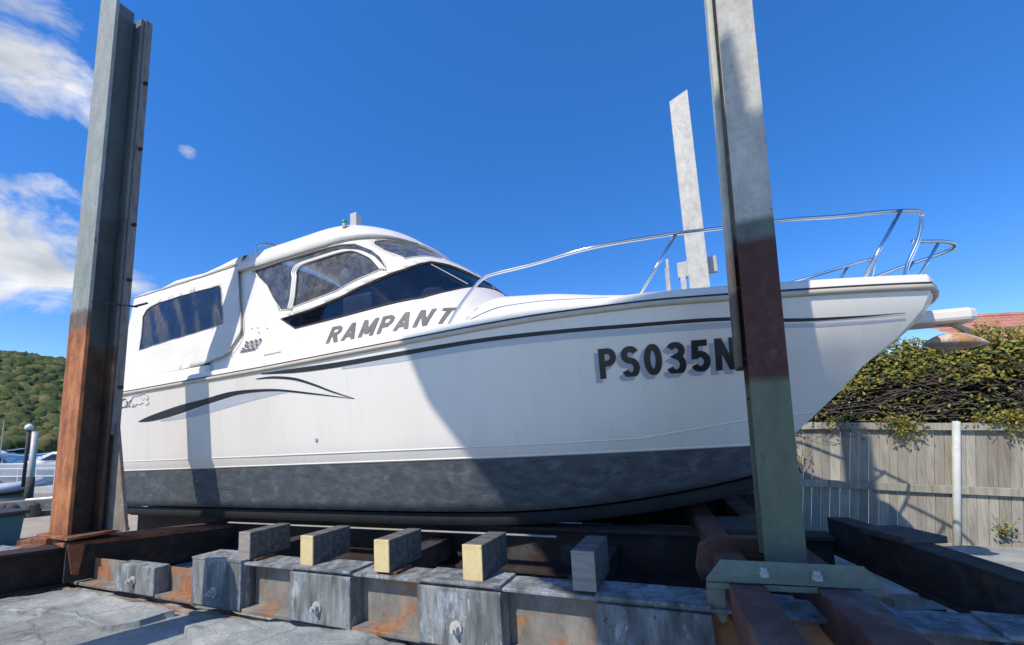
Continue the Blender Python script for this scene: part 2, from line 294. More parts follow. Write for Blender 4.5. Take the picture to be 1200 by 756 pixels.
# keep a vertical quay: terrain drops steeply between neighbouring rows; the quay wall below covers the step
tag(gm.grid(rows).build('ground','concrete',smooth=False),kind='structure')
wm=bpy.data.materials.new('harbour_water'); t,b=nod(wm); b.inputs['Base Color'].default_value=(.02,.035,.04,1); b.inputs['Roughness'].default_value=.08
bump(t,b,noise_n(t,vec_of(t,(1,1,1)),2.2,4,.6),.35,.08); M['water']=wm
wv=MB(); wv.add([(-900,-200,-1.1),(12,-200,-1.1),(12,900,-1.1),(-900,900,-1.1)],[(0,1,2,3)]); 
# water only beyond the quay
wv=MB(); e0=Vector((-11.6,9.6,-1.1)); ed=Vector((.78,.62,0)); en=Vector((-.62,.78,0))
a=e0-ed*120; b2=e0+ed*60
wv.add([a,b2,b2+en*900,a+en*900-ed*400],[(0,1,2,3)])
tag(wv.build('water','water'),kind='structure')
qw=MB(); 
def sp(d,n,z): return e0+ed*d+en*n+Vector((0,0,z+1.1))
qw.prism([sp(-14,-6.5,-.04),sp(16,-6.5,-.04),sp(16,0,-.08),sp(-14,0,-.08)],(0,0,-1.8))
tag(qw.build('wharf','wharf',bevel=.02),kind='structure')
# wooded hill across the water
def hill_h(x,y):
    d=Vector((x,y)); r=d.length; az=math.degrees(math.atan2(x,y))
    base=max(0,min(1,(r-230)/170)); base=base*base*(3-2*base)
    e=lerp(az,[(-95,30),(-60,52),(-50,56),(-44,50),(-35,38),(-20,15),(-8,0)])
    return -1.5+base*e*(1+.10*noise.noise(Vector((x*.012,y*.012,3))))
M['hill']=worn('hill_ground',[(.3,(.018,.03,.012)),(.7,(.04,.06,.022))],.05,bs=0,rough=1)
hm=MB(); rows=[]
for i in range(24):
    r=215+i*14; rows.append([Vector((r*math.sin(R_(a_)),r*math.cos(R_(a_)),hill_h(r*math.sin(R_(a_)),r*math.cos(R_(a_))))) for a_ in range(-96,-4,2)])
tag(hm.grid(rows).build('hill','hill',smooth=True),kind='structure')
def leafmat(name,els,rough=.6,tr=.3):
    m=bpy.data.materials.new(name); t,b=nod(m); g=t.nodes.new('ShaderNodeNewGeometry')
    c=ramp(t,g.outputs['Random Per Island'],els); t.links.new(c,b.inputs['Base Color']); b.inputs['Roughness'].default_value=rough
    if tr:
        o=t.nodes['Material Output']; d=t.nodes.new('ShaderNodeBsdfTranslucent'); t.links.new(c,d.inputs[0]); x=t.nodes.new('ShaderNodeMixShader'); x.inputs[0].default_value=tr
        t.links.new(b.outputs[0],x.inputs[1]); t.links.new(d.outputs[0],x.inputs[2]); t.links.new(x.outputs[0],o.inputs[0])
    return m
M['forest']=leafmat('forest_crowns',[(0,(.03,.06,.014)),(.35,(.06,.10,.02)),(.7,(.11,.14,.03)),(.9,(.17,.17,.05)),(1,(.22,.17,.07))],.9,0)
t=M['forest'].node_tree; bump(t,t.nodes['Principled BSDF'],noise_n(t,vec_of(t),.9,8,.75),1.0,1.5)
ico=bmesh.new(); bmesh.ops.create_icosphere(ico,subdivisions=2,radius=1); IV=[v.co.copy() for v in ico.verts]; IF=[tuple(v.index for v in f.verts) for f in ico.faces]; ico.free()
fm=MB()
for i in range(7600):
    az=random.uniform(-60,-42) if i<6800 else random.uniform(-90,-12); r=random.uniform(232,430); x=r*math.sin(R_(az)); y=r*math.cos(R_(az)); z=hill_h(x,y)
    q=random.uniform(1.6,4.2); sd_=random.random()*99
    fm.add([Vector((x,y,z+q*.6))+Vector((v.x,v.y,v.z*1.1))*q*(1+.5*noise.noise(v*1.6+Vector((sd_,0,0)))+.35*noise.noise(v*4.5+Vector((sd_,0,0)))) for v in IV],IF)
tag(fm.build('forest','forest',recalc=False,smooth=True),label='dense green forest covering the far hillside',cat='forest',kind='stuff')
# ================================================================== BOAT
boat=empty('boat',mat=BM,label='white cabin cruiser with black side stripes and dark bottom sitting on the slipway cradle',cat='boat')
XS=-8.75
XE=[(-.9,-.75),(-.6,-.3),(-.3,.08),(0,.38),(.105,.495),(.412,.826),(.634,1.034),(.751,1.202),(.85,1.30),(1.0,1.43),(1.10,1.475),(1.2,1.50),(1.3,1.51)]
YM=[(-.6,1.44),(0,1.54),(.12,1.58),(1.17,1.66)]
def hull_s(f,z):
    u=(f-XS)/(lerp(z,XE)-XS); u=max(0,min(1,u)); t_=max(0,(u-.62)/.38)
    ye=.84
    return ye+(lerp(z,YM)-ye)*(1-t_**2.2)
def rubz(f): return lerp(f,[(-8.75,1.14),(-5,1.16),(-1.5,1.215),(-.5,1.21),(.5,1.178),(1.66,1.165)])
def chz(f): return -.5 if f<-2.2 else -.5+.34*((f+2.2)/2.7)**2
us=[i/40*.6 for i in range(40)]+[.6+.4*(1-(1-i/60)**1.5) for i in range(61)]
def hull_row(zfun,inset=0):
    """one waterline of the starboard side from stern to the bow edge, then across the bow to the centre"""
    out=[]
    for u in us:
        z=zfun(XS); 
        for _ in range(4): f=XS+u*(lerp(z,XE)-XS); z=zfun(f)
        out.append((f,hull_s(f,z)-inset,z))
    f,s,z=out[-1]
    e_=lerp(z,[(.5,.02),(.72,.09),(.96,.17),(1.17,.24)])
    for k in (.97,.8,.6,.4,.2,0): out.append((f+e_*(1-k**2.2),s*k,z))
    return out
def both(rows,mb):
    for sg in (1,-1): mb.grid([[V(f,s*sg,z) for f,s,z in r] for r in rows])
levels=[0,.04,.1,.14,.25,.4,.5,.6,.7,.8,.9,1.0,1.08]
hb=MB(); rows=[hull_row(lambda f,l=l:l) for l in levels]+[hull_row(lambda f:rubz(f))]
both(rows,hb)
tr_=[r[0] for r in rows]; hb.grid([[V(f-.0,s,z),V(f,-s,z)] for f,s,z in tr_])
hb.build('hull','gel',boat,smooth=True,merge=.001)
pb=MB(); rows=[hull_row(lambda f,k=k:0+(chz(f))*k) for k in (0,.15,.35,.6,.8,1)]
both(rows,pb)
ch=rows[-1]; ch2=[(f,s-.06,z-.015) for f,s,z in ch]; pb2=rows+[ch2]
both([ch,ch2],pb); pb.grid([[V(r[0][0],r[0][1],r[0][2]),V(r[0][0],-r[0][1],r[0][2])] for r in rows])
pb.build('painted_bottom','antifoul',boat,smooth=True,merge=.001)
db=MB(); prof=[(lambda s:s,-.015),(lambda s:s*.985,-.12),(lambda s:s*.80,-.13),(lambda s:s*.70,-.15),(lambda s:s*.55,-.04),(lambda s:s*.42,.25),(lambda s:0*s,.30)]
both([[(f,fn(s+.06)-.06*(i==0),z+.0+dz) for f,s,z in ch2] for i,(fn,dz) in enumerate(prof)],db)
db.build('keel','dark_bottom',boat,smooth=True,merge=.001)
def side_tube(name,fz,r,mat,off=0,f0=XS,f1=None,n=90,parent=boat,front=False,flat=1.):
    t_=MB(); end=f1 if f1 is not None else None
    for sg in (1,-1):
        pts=[]
        for i in range(n+1):
            u=i/n; e=end if end is not None else lerp(fz(1.5),XE)
            f=f0+(e-f0)*u; z=fz(f); pts.append(V(f,(hull_s(f,z)+off)*sg,z))
        if front: 
            l=pts[-1]; pts+=[Vector((l.x+.24*(1-k**2.2),l.y*k,l.z)) for k in (.8,.6,.4,.2,0)]
        t_.tube(pts,r)
    return t_.build(name,mat,parent,smooth=True)
rub=side_tube('rub_rail',lambda f:rubz(f)-.004,.026,'rub',.004,front=True)
side_tube('rub_strip',lambda f:rubz(f)+.024,.014,'rubdark',.0,front=True)
kz=lambda f:lerp(f,[(-8.75,.15),(-5,.125),(-1.8,.11),(-.73,.112),(.08,.215),(.55,.25)])
side_tube('spray_rail',kz,.009,'gel',-.004,f1=.62)
side_tube('paint_line_strake',lambda f:.012,.008,'gel',.0,f1=.42)
# deck: gunwale band then the deck plating and the raised foredeck
def deckz(f): return rubz(f)+.115
dk=MB(); g0=hull_row(lambda f:rubz(f)+.012,.004); g1=hull_row(lambda f:rubz(f)+.095,.03); g2=hull_row(lambda f:rubz(f)+.115,.055)
def fore(f): return lerp(f,[(-3.4,.55),(-2.2,.56),(-1.6,.46),(-1.1,.34),(-.4,.18),(.3,.05),(.9,0)])
def dsec(k):
    out=[]
    for (f,s,z) in g2:
        q=min(1,k*1.0); h=fore(f)*max(0,1-(k/.86)**3) if k<.86 else 0
        if f<-6.0: h=0
        out.append((f,s*k,z+h+.03*(1-k)))
    return out
both([g0,g1,g2]+[dsec(k) for k in (.985,.93,.88,.85,.82,.78,.72,.6,.45,.3,.15,0)],dk)
dk.build('deck','deck',boat,smooth=True,merge=.001)
# ---- hull graphics (thin vinyl laid on the hull side)
def decal(name,top,bot,mat,off=.004,n=60,parent=boat,sides=(1,-1)):
    """ribbon between two curves given as (f,z) point lists"""
    m=MB(); top=[(p.x,p.y) for p in smooth_path([(a,b,0) for a,b in top],6)]; bot=[(p.x,p.y) for p in smooth_path([(a,b,0) for a,b in bot],6)]
    for sg in sides:
        r=[[],[]]
        for i in range(n+1):
            u=i/n
            for k,c in enumerate((top,bot)):
                f=c[0][0]+(c[-1][0]-c[0][0])*u; z=lerp(f,c); r[k].append(V(f,(hull_s(f,z)+off)*sg,z))
        m=MB(); m.grid(r); m.build(name,mat,parent,smooth=True)
pin=[(-5.013,1.112),(-4.4,1.108),(-3.736,1.10),(-2.936,1.107),(-2.056,1.108),(-1.319,1.088),(-.684,1.062),(.019,1.038),(.506,.985),(.95,.972),(1.30,.975)]
decal('pin_stripe',pin,[(f,z-lerp(f,[(-5.1,.004),(-4.3,.062),(-2,.040),(.5,.026),(1.3,.004)])) for f,z in pin],'stripe')
decal('pin_stripe_shadow',[(f,z-.040) for f,z in pin[2:]],[(f,z-lerp(f,[(-5.1,.05),(-3,.105),(0,.085),(1.3,.05)])) for f,z in pin[2:]],'graystripe',.003)
decal('swoosh_stripe',[(-7.64,.71),(-7.4,.76),(-7.059,.81),(-6.6,.865),(-6.109,.90),(-5.7,.94),(-5.43,.945),(-5.1,.93),(-4.7,.892),(-4.1,.785),(-3.58,.682)],
  [(-7.64,.70),(-7.4,.69),(-7.065,.705),(-6.6,.755),(-6.114,.82),(-5.7,.87),(-5.434,.895),(-5.1,.895),(-4.7,.865),(-4.1,.768),(-3.58,.680)],'stripe')
decal('swoosh_branch',[(-5.1,1.06),(-4.8,1.055),(-4.45,1.00),(-4.15,.90),(-3.9,.80),(-3.58,.686)],[(-5.1,1.05),(-4.8,1.028),(-4.45,.97),(-4.15,.875),(-3.9,.782),(-3.58,.68)],'stripe',.005)
decal('swoosh_shadow',[(-7.1,.70),(-6.5,.745),(-6.1,.81),(-5.4,.888),(-4.9,.878),(-4.45,.85)],[(-7.1,.67),(-6.5,.68),(-6.1,.705),(-5.4,.78),(-4.9,.825),(-4.45,.846)],'graystripe',.003)
GL={'R':[[(0,0),(0,1)],[(0,.93),(.45,.93),(.62,.84),(.62,.62),(.45,.5),(0,.5)],[(.32,.5),(.66,0)]],'A':[[(-.04,0),(.34,1)],[(.34,1),(.72,0)],[(.12,.28),(.56,.28)]],
 'M':[[(0,0),(0,1)],[(0,1),(.40,.15)],[(.40,.15),(.80,1)],[(.80,1),(.80,0)]],'P':[[(0,0),(0,1)],[(0,.93),(.45,.93),(.62,.83),(.62,.60),(.45,.46),(0,.46)]],'N':[[(0,0),(0,1)],[(0,1),(.62,0)],[(.62,0),(.62,1)]],'T':[[(.32,0),(.32,1)],[(0,.93),(.66,.93)]]}
def strokes(name,word,fn,mat,h,wfac,sw,shear,gap,parent=boat):
    """bold slanted capitals from short flat strokes laid on a surface"""
    x=0; 
    for ch in word:
        m=MB(); e=0
        for st in GL[ch]:
            for (x0,y0),(x1,y1) in zip(st,st[1:]):
                a=Vector((x0*wfac*h,y0*h)); b=Vector((x1*wfac*h,y1*h)); d=b-a
                if abs(d.y)<.02*h: hw=Vector((0,sw*.42)); ext=Vector((sw*.3,0))*(1 if d.x>0 else -1)
                else: hw=Vector((sw*.5*max(1,min(1.25,d.length/abs(d.y))),0)); ext=Vector((0,0))
                q=[a-ext-hw,b+ext-hw,b+ext+hw,a-ext+hw]; q=[Vector((p.x,min(h,max(0,p.y)))) for p in q]
                n_=6; e+=.0004
                for i in range(n_):
                    c=[q[0].lerp(q[1],i/n_),q[0].lerp(q[1],(i+1)/n_),q[3].lerp(q[2],(i+1)/n_),q[3].lerp(q[2],i/n_)]
                    m.add([fn(x+p.x+shear*p.y,p.y)+Vector((0,-e,0)) for p in c],[(0,1,2,3)])
        m.build(name,mat,parent,recalc=False)
        x+=(max(p[0] for st in GL[ch] for p in st)*wfac*h+gap)
def text(name,body,fn,mat,w,h,shear=0,thick=0,parent=boat,ital=0,space=1.,flip=False):
    """lettering laid over a surface; fn(u,v) maps metres along / up to a point"""
    cu=bpy.data.curves.new(name,'FONT'); cu.body=body; cu.offset=thick; cu.shear=shear; cu.space_character=space; cu.resolution_u=4
    o=bpy.data.objects.new(name,cu); COL.objects.link(o); bpy.context.view_layer.update()
    me=bpy.data.meshes.new_from_object(o.evaluated_get(bpy.context.evaluated_depsgraph_get())); bpy.data.objects.remove(o)
    bm=bmesh.new(); bm.from_mesh(me)
    xs_=[v.co.x for v in bm.verts]; ys_=[v.co.y for v in bm.verts]; x0,x1,y0,y1=min(xs_),max(xs_),min(ys_),max(ys_)
    for v in bm.verts: v.co=fn((v.co.x-x0)/(x1-x0)*w,(v.co.y-y0)/(y1-y0)*h)
    bm.to_mesh(me); bm.free(); me.materials.clear(); me.materials.append(M[mat]); ob=bpy.data.objects.new(name,me); COL.objects.link(ob); ob.parent=parent; return ob
def onhull(f0,z0,off,sl=0): return lambda u,v: V(f0+u,hull_s(f0+u,z0+v)+off,z0+v+sl*u)
def arc(cx,cy,rx,ry,a0,a1,n=10): return [(cx+rx*math.cos(R_(a0+(a1-a0)*i/n)),cy+ry*math.sin(R_(a0+(a1-a0)*i/n))) for i in range(n+1)]
GB={'P':[([(.10,0),(.10,1)],0),([(.10,.905)]+arc(.30,.70,.19,.205,90,-90)+[(.10,.495)],0)],
 'S':[(arc(.30,.715,.195,.19,20,270,14)+arc(.30,.285,.195,.24,90,-160,14)[1:],0)],
 '0':[(arc(.29,.5,.19,.41,0,360,28)[:-1],1)],
 '3':[(arc(.27,.72,.20,.185,155,-90,14)+arc(.27,.28,.215,.255,90,-160,14)[1:],0)],
 '5':[([(.52,.905),(.14,.905),(.115,.50)]+arc(.28,.32,.215,.235,130,-155,16),0)],
 'N':[([(.10,0),(.10,1)],0),([(.10,.98),(.54,.02)],0),([(.54,0),(.54,1)],0)]}
def ribbon(pts,w,closed):
    P=[Vector(p) for p in pts]; n=len(P); L=[];Q=[]
    for i in range(n):
        a=P[i-1] if (i>0 or closed) else None; c=P[(i+1)%n] if (i<n-1 or closed) else None
        d1=(P[i]-a).normalized() if a is not None else None; d2=(c-P[i]).normalized() if c is not None else None
        if d1 is None: d1=d2
        if d2 is None: d2=d1
        t=(d1+d2).normalized(); nn=Vector((-t.y,t.x)); k=1/max(.55,nn.dot(Vector((-d1.y,d1.x))))
        L.append(P[i]+nn*w/2*k); Q.append(P[i]-nn*w/2*k)
    return L,Q
def block_text(name,word,fn,mat,h,adv,wf,sw,shear=0.):
    for j,ch in enumerate(word):
        m=MB()
        for e,(pts,cl) in enumerate(GB[ch]):
            pp=[]
            for k in range(len(pts)-1):
                a_=Vector(pts[k]); b_=Vector(pts[k+1]); n_=max(1,int((b_-a_).length/.07)); pp+=[tuple(a_.lerp(b_,i/n_)) for i in range(n_)]
            pp.append(pts[-1]); L,Q=ribbon([(x*wf,y) for x,y in pp],sw,cl); q=lambda p: fn(j*adv+(p.x+shear*p.y)*h,min(1,max(0,p.y))*h)+Vector((0,-.0004*e,0))
            rows=[[q(p) for p in L],[q(p.lerp(r,.5)) for p,r in zip(L,Q)],[q(p) for p in Q]]; m.grid(rows,closed=bool(cl))
        m.build(name,mat,boat)
block_text('registration_letter','PS035N',onhull(-.985,.632,.0065,-.004),'letter',.25,.180,.95,.20,.03)
block_text('registration_letter_shadow','PS035N',onhull(-1.02,.600,.0045,-.004),'lettershadow',.25,.180,.95,.22,.03)
# small round through-hull fitting, builder's script mark near the stern
m=MB(); m.tube([V(-4.166,hull_s(-4.166,.28)-.01,.28),V(-4.166,hull_s(-4.166,.28)+.015,.28)],.022,14); m.build('hull_fitting','plastic_gray',boat,smooth=False,bevel=.004)
text('maker_mark_capitals','POWER',onhull(-8.62,1.0,.006),'letter',.52,.075,shear=.3)
text('maker_mark_script','Cat',onhull(-8.10,.93,.006),'letter',.30,.14,shear=.5,thick=-.004)
m=MB()
catp=[(-7.82,1.02),(-7.74,1.075),(-7.62,1.075),(-7.52,1.09),(-7.42,1.075),(-7.37,1.03),(-7.40,.99),(-7.36,.95),(-7.44,.93),(-7.50,.97),(-7.58,.95),(-7.66,.96),(-7.72,.93),(-7.80,.93),(-7.74,.96),(-7.80,.99)]
m.tube([V(f,hull_s(f,z)+.004,z) for f,z in smooth_path([(a_,b_,0) for a_,b_ in catp],4) for f,z in [(f,z)]] if False else [V(p.x,hull_s(p.x,p.y)+.004,p.y) for p in smooth_path([(a_,b_,0) for a_,b_ in catp],4)],.0045,6)
for (a_,b_) in (((-7.55,1.05),(-7.50,1.0)),((-7.47,1.04),(-7.44,1.0))): m.tube([V(a_[0],hull_s(*a_)+.004,a_[1]),V(b_[0],hull_s(*b_)+.004,b_[1])],.004,6)
m.build('maker_mark_drawing','lettershadow',boat,smooth=True)
# ---- cabin shell (superellipse nose), window openings cut by triangulation
NE=2.4; LC=1.3; FA=-6.35
def xf(z): return -2.5-(z-2.12)*1.06-max(0,z-2.45)*.45 if z>1.72 else -2.076-(z-1.72)*1.0
def wz(z): return 1.47-.2*(z-1.3)
def shell(s,z,off=0.):
    xs_=xf(z)-LC
    def P(s):
        if s<=0: return Vector((xs_+s*2,wz(z),z))
        th=min(s,1)*math.pi/2; return Vector((xs_+LC*math.sin(th)**(2/NE),wz(z)*max(0,math.cos(th))**(2/NE),z))
    p=P(s)
    if off:
        a_=P(s-.02); b_=P(min(1,s+.02)); d=(b_-a_); nrm=Vector((-d.y,d.x,0)); nrm=Vector((-(d.y),d.x,0)).normalized()
        if nrm.y<0 and s<.9: nrm=-nrm
        if s>=.9 and nrm.x<0: nrm=-nrm
        p+=nrm*off+Vector((0,0,.15*off))
    return p
def sh(s,z,off=0.,side=1): p=shell(s,z,off); return V(p.x,p.y*side,p.z)
ZB,ZT=1.25,2.94
WIN={'side_window':[(-.735,2.01),(-.665,1.99),(-.2,2.085),(.177,2.25),(.205,2.28),(.262,2.60),(.24,2.76),(.15,2.785),(-.35,2.79),(-.643,2.775)],
 'front_gap':[],
 'corner_window':[(.372,2.40),(.559,2.486),(.702,2.511),(.80,2.46),(.903,2.40),(.985,2.38),(.985,2.86),(.829,2.87),(.654,2.87),(.5,2.85),(.40,2.80),(.345,2.72),(.33,2.56)],
 'lower_window':[(-.765,1.869),(-.71,1.692),(-.317,1.717),(.217,1.763),(.42,1.86),(.60,1.965),(.828,2.063),(.985,2.12),(.985,2.27),(.895,2.262),(.80,2.31),(.669,2.365),(.532,2.367),(.42,2.30),(.308,2.223),(.05,2.09),(-.212,1.982),(-.5,1.905)]}
WIN.pop('front_gap'); 
def dens_poly(p,step=.06):
    o=[]
    for i in range(len(p)):
        a_=Vector(p[i]); b_=Vector(p[(i+1)%len(p)]); n=max(1,int((b_-a_).length/step)); o+=[a_.lerp(b_,k/n) for k in range(n)]
    return o
def inside(pt,poly):
    c=False; j=len(poly)-1; x,y=pt
    for i in range(len(poly)):
        if (poly[i][1]>y)!=(poly[j][1]>y) and x<(poly[j][0]-poly[i][0])*(y-poly[i][1])/(poly[j][1]-poly[i][1])+poly[i][0]: c=not c
        j=i
    return c
def smin(z): return (FA-(xf(z)-LC))/2
outer=[(smin(ZB),ZB)]+[(s_,ZB) for s_ in [-.9,-.6,-.3,0,.25,.5,.75]]+[(1,ZB)]+[(1,z_) for z_ in (1.6,2.0,2.4)]+[(1,ZT),(.75,ZT),(.5,ZT),(.25,ZT),(0,ZT),(smin(ZT),ZT)]+[(smin(z_),z_) for z_ in (2.4,2.0,1.6)]
outer=dens_poly(outer,.07)
verts=[]; edges=[]
def addloop(L):
    o=len(verts); verts.extend([Vector(p) for p in L]); edges.extend([(o+i,o+(i+1)%len(L)) for i in range(len(L))])
addloop(outer); wl={}
for k,p in WIN.items(): wl[k]=dens_poly(p,.04); addloop(wl[k])
for i in range(60):
    for j in range(24):
        s_=-1.9+i*.05; z_=ZB+.035+j*.067
        if s_>smin(z_)+.03 and s_<.97 and z_<ZT-.02: verts.append(Vector((s_,z_)))
cv,ce,cf,*_r=delaunay_2d_cdt(verts,edges,[],1,1e-5)
parts={'shell':[]}; 
for k in WIN: parts[k]=[]
for f_ in cf:
    c_=sum((cv[i] for i in f_),Vector((0,0)))/len(f_); hit='shell'
    for k,p in wl.items():
        if inside(c_,p): hit=k; break
    parts[hit].append(f_)
cab=MB()
for sg in (1,-1): cab.add([sh(v[0],v[1],0,sg) for v in cv],parts['shell'])
cabin=cab.build('cabin','gel',boat,smooth=True,merge=.002,solid=.035)
for k in WIN:
    for sg in (1,-1):
        g=MB(); g.add([sh(v[0],v[1],-.012,sg) for v in cv],parts[k]); 
        wo=g.build('window','vinyl' if k!='lower_window' else 'tint',boat,smooth=True,merge=.0)
        # remove loose verts
        bm=bmesh.new(); bm.from_mesh(wo.data); bmesh.ops.delete(bm,geom=[v for v in bm.verts if not v.link_faces],context='VERTS'); bm.to_mesh(wo.data); bm.free()
        fr=MB()
        L=[sh(p[0],p[1],.004,sg) for p in wl[k]]; fr.tube(L+[L[0]],.009 if k=='lower_window' else .007,6,cap=False)
        fr.build('window_seal','rubdark' if k=='lower_window' else 'gel',wo,smooth=True)
        if k=='side_window':
            fr=MB()
            inner=[(-.655,1.985),(-.56,2.16),(-.43,2.44),(-.36,2.56),(-.25,2.645),(-.05,2.66),(.10,2.665),(.16,2.62),(.175,2.5),(.17,2.35),(.162,2.245)]
            for a_ in (0.,.02,.04):
                L=[sh(p.x,p.y-a_*.5,.008,sg) for p in smooth_path([(q[0]+a_*.55,q[1],0) for q in inner],4)]; fr.tube(L,.013,6)
            L=[sh(-.735+.09+(.35*0)+t_*.0,1.99,.0,sg) for t_ in (0,1)]
            fr.build('window_frame','gel',wo,smooth=True)
            fr=MB(); fr.tube([sh(-.715,1.99,.006,sg),sh(-.625,2.76,.006,sg)],.007,6); fr.build('zip','canvas',wo)
# aft bulkhead and interior fittings seen dimly through the windows
m=MB(); m.grid([[V(FA+.02,wz(z_)*k-.02*k,z_) for k in (1,.5,0,-.5,-1)] for z_ in (1.25,1.75)]); m.build('bulkhead','int',boat,solid=.03)
m=MB(); m.box(V(-5.9,.9,1.0),V(-2.9,-.9,1.45)); m.build('cabin_floor','int',boat)
m=MB(); m.box(V(-4.4,1.0,1.45),V(-3.9,.35,2.15)); m.box(V(-4.45,1.0,2.1),V(-4.3,.35,2.55)); m.build('helm_seat','intlight',boat,bevel=.05)
m=MB(); m.prism([V(-3.6,1.05,1.5),V(-2.5,.9,1.72),V(-2.75,.9,2.03),V(-3.4,1.0,2.06)],(0,1.9,0)); m.build('dashboard','intlight',boat,bevel=.04)
# hardtop
def roofring(z,off,zc=None):
    out=[]; n=26
    xs_=xf(2.90)-LC+off*.3
    pts=[(FA+.15,wz(2.83)+off),(-5.5,wz(2.83)+off),(-5,wz(2.83)+off)]
    for i in range(n+1):
        th=i/n*math.pi/2; pts.append((xs_+(LC+off)*math.sin(th)**(2/NE),(wz(2.83)+off)*max(0,math.cos(th))**(2/NE)))
    return [(x,y,z) for x,y in pts]
rt=MB(); prof=[(2.865,-.06),(2.80,-.03),(2.795,.035),(2.83,.055),(2.90,.045),(2.97,.0),(3.06,-.05),(3.125,-.13)]
def lift(x): return lerp(x,[(-4.5,0),(-3.9,.08),(-3.3,.125)])
def roofz(x): return lerp(x,[(-6.4,.02),(-5,.02),(-4.3,.03),(-3.7,-.03),(-3.2,-.15)])
R1=[[(x,y,z+roofz(x)*(1 if z>2.85 else .3)+lift(x)*max(0,1-(z-2.795)/.235)) for x,y,_ in roofring(0,off)] for z,off in prof]
top=R1[-1]; R1+= [[(x if i<3 else -4.4+(x+4.4)*k**.6 if x>-4.4 else x,y*k,z+.16*(1-k**2)*lerp(x,[(-4.6,1),(-3.2,.25)])) for i,(x,y,z) in enumerate(top)] for k in (.85,.65,.4,.2,0)]
both(R1,rt)
ends=[r[0] for r in R1]
rt.build('roof','roof',boat,smooth=True,merge=.002,solid=.02)
m=MB(); L=[V(x,y*1.0+.0,z-.0) for x,y,z in [(a_,b_,2.80+roofz(a_)*.3+lift(a_)) for a_,b_,_ in roofring(0,.045)]]; m.tube(L,.010,6); m.build('roof_seam','seam',boat,smooth=True)
# visor of clear plastic strip over the windscreen top (wavy edge trim)
m=MB(); m.box(V(-4.62,.62,3.05),V(-4.50,.50,3.57)); m.build('aerial_base','plastic_gray',boat,bevel=.01)
m=MB(); m.tube([V(-4.28,1.06,3.06),V(-4.28,1.06,3.12)],.03,10); nb=m.build('navigation_light','plastic_gray',boat); m=MB(); m.tube([V(-4.28,1.06,3.12),V(-4.28,1.06,3.155),V(-4.28,1.06,3.17)],[.034,.034,.015],12); m.build('lens','green',nb,smooth=True)
m=MB(); m.tube(smooth_path([V(-6.15,.95,3.12),V(-6.15,.95,3.30),V(-6.10,.85,3.36),V(-5.95,.6,3.38),V(-5.85,.3,3.36)]),.016,8); m.tube([V(-6.0,.93,3.1),V(-6.02,.75,3.36)],.014,8); m.tube([V(-6.02,.9,3.34),V(-5.5,.82,3.18)],.012,8); m.build('roof_rack','steel',boat,smooth=True)
# ---- canvas canopy over the cockpit
def csec(f,z): return wz(z)+.02
def ctop(f): return lerp(f,[(-9.0,2.97),(-8.6,2.99),(-8.2,2.97),(-7.8,3.04),(-7.4,3.02),(-7.05,3.0),(-6.7,3.04),(-6.3,3.10),(-6.1,3.10)])
cwin=[(-8.475,2.50),(-8.42,2.61),(-8.32,2.65),(-8.095,2.685),(-7.3,2.69),(-6.56,2.665),(-6.50,2.60),(-6.22,1.993),(-7.2,1.94),(-8.25,1.88)]
cout=[(-8.74,1.38),(-8.0,1.385),(-7.1,1.40),(-6.5,1.43),(-5.99,1.50),(-5.78,1.80),(-6.0,2.35),(-6.22,2.93),(-7,2.935),(-8,2.945),(-8.93,2.95),(-8.85,2.2)]
can=MB()
verts=[];edges=[]; co_=dens_poly(cout,.12); cw_=dens_poly(cwin,.1); addloop(co_); addloop(cw_)
for i in range(40):
    for j in range(20):
        p=(-8.85+i*.08,1.42+j*.08)
        if inside(p,cout): verts.append(Vector(p))
cv2,ce2,cf2,*_r=delaunay_2d_cdt(verts,edges,[],1,1e-5)
def cpt(p,sg,o=0.):
    f,z=p[0],p[1]; wr=.016*noise.noise(Vector((f*4+z*2.5,z*1.2,sg)))+.02*noise.noise(Vector((f*1.2+z,z*.7,5)))
    return V(f,(csec(f,z)+wr+o+.012)*sg,z)
shf=[];wf=[]
for f_ in cf2:
    c_=sum((cv2[i] for i in f_),Vector((0,0)))/len(f_)
    if inside(c_,cw_): wf.append(f_)
    elif inside(c_,co_): shf.append(f_)
for sg in (1,-1): can.add([cpt(v,sg) for v in cv2],shf)
ccols=[-9.0,-8.8,-8.6,-8.4,-8.2,-8.0,-7.8,-7.6,-7.4,-7.2,-7.05,-6.9,-6.7,-6.5,-6.3,-6.15]
rows=[]
for f in ccols:
    e=csec(f,2.94)+.015; tz=ctop(f); r=[]
    for k,dz in ((1.0,None),(1.005,.35),(.985,.8),(.94,1.0)): r.append((f if f>-8.95 else f+.0,e*k,2.93 if dz is None else 2.93+(tz-2.93)*dz))
    for k in (.8,.6,.4,.2,0): r.append((f,e*k,tz+.10*(1-k*k)))
    rows.append([V(*q) for q in r]+[V(q[0],-q[1],q[2]) for q in r[-2::-1]])
can.grid(rows)
back=[]; 
for k in range(9):
    t_=k/8; z=1.38+(2.93-1.38)*t_; f=-8.74-.2*t_
    back.append([V(f+.02*math.cos(j*1.3),csec(f,z)*(1-j/5),z) for j in range(11)])
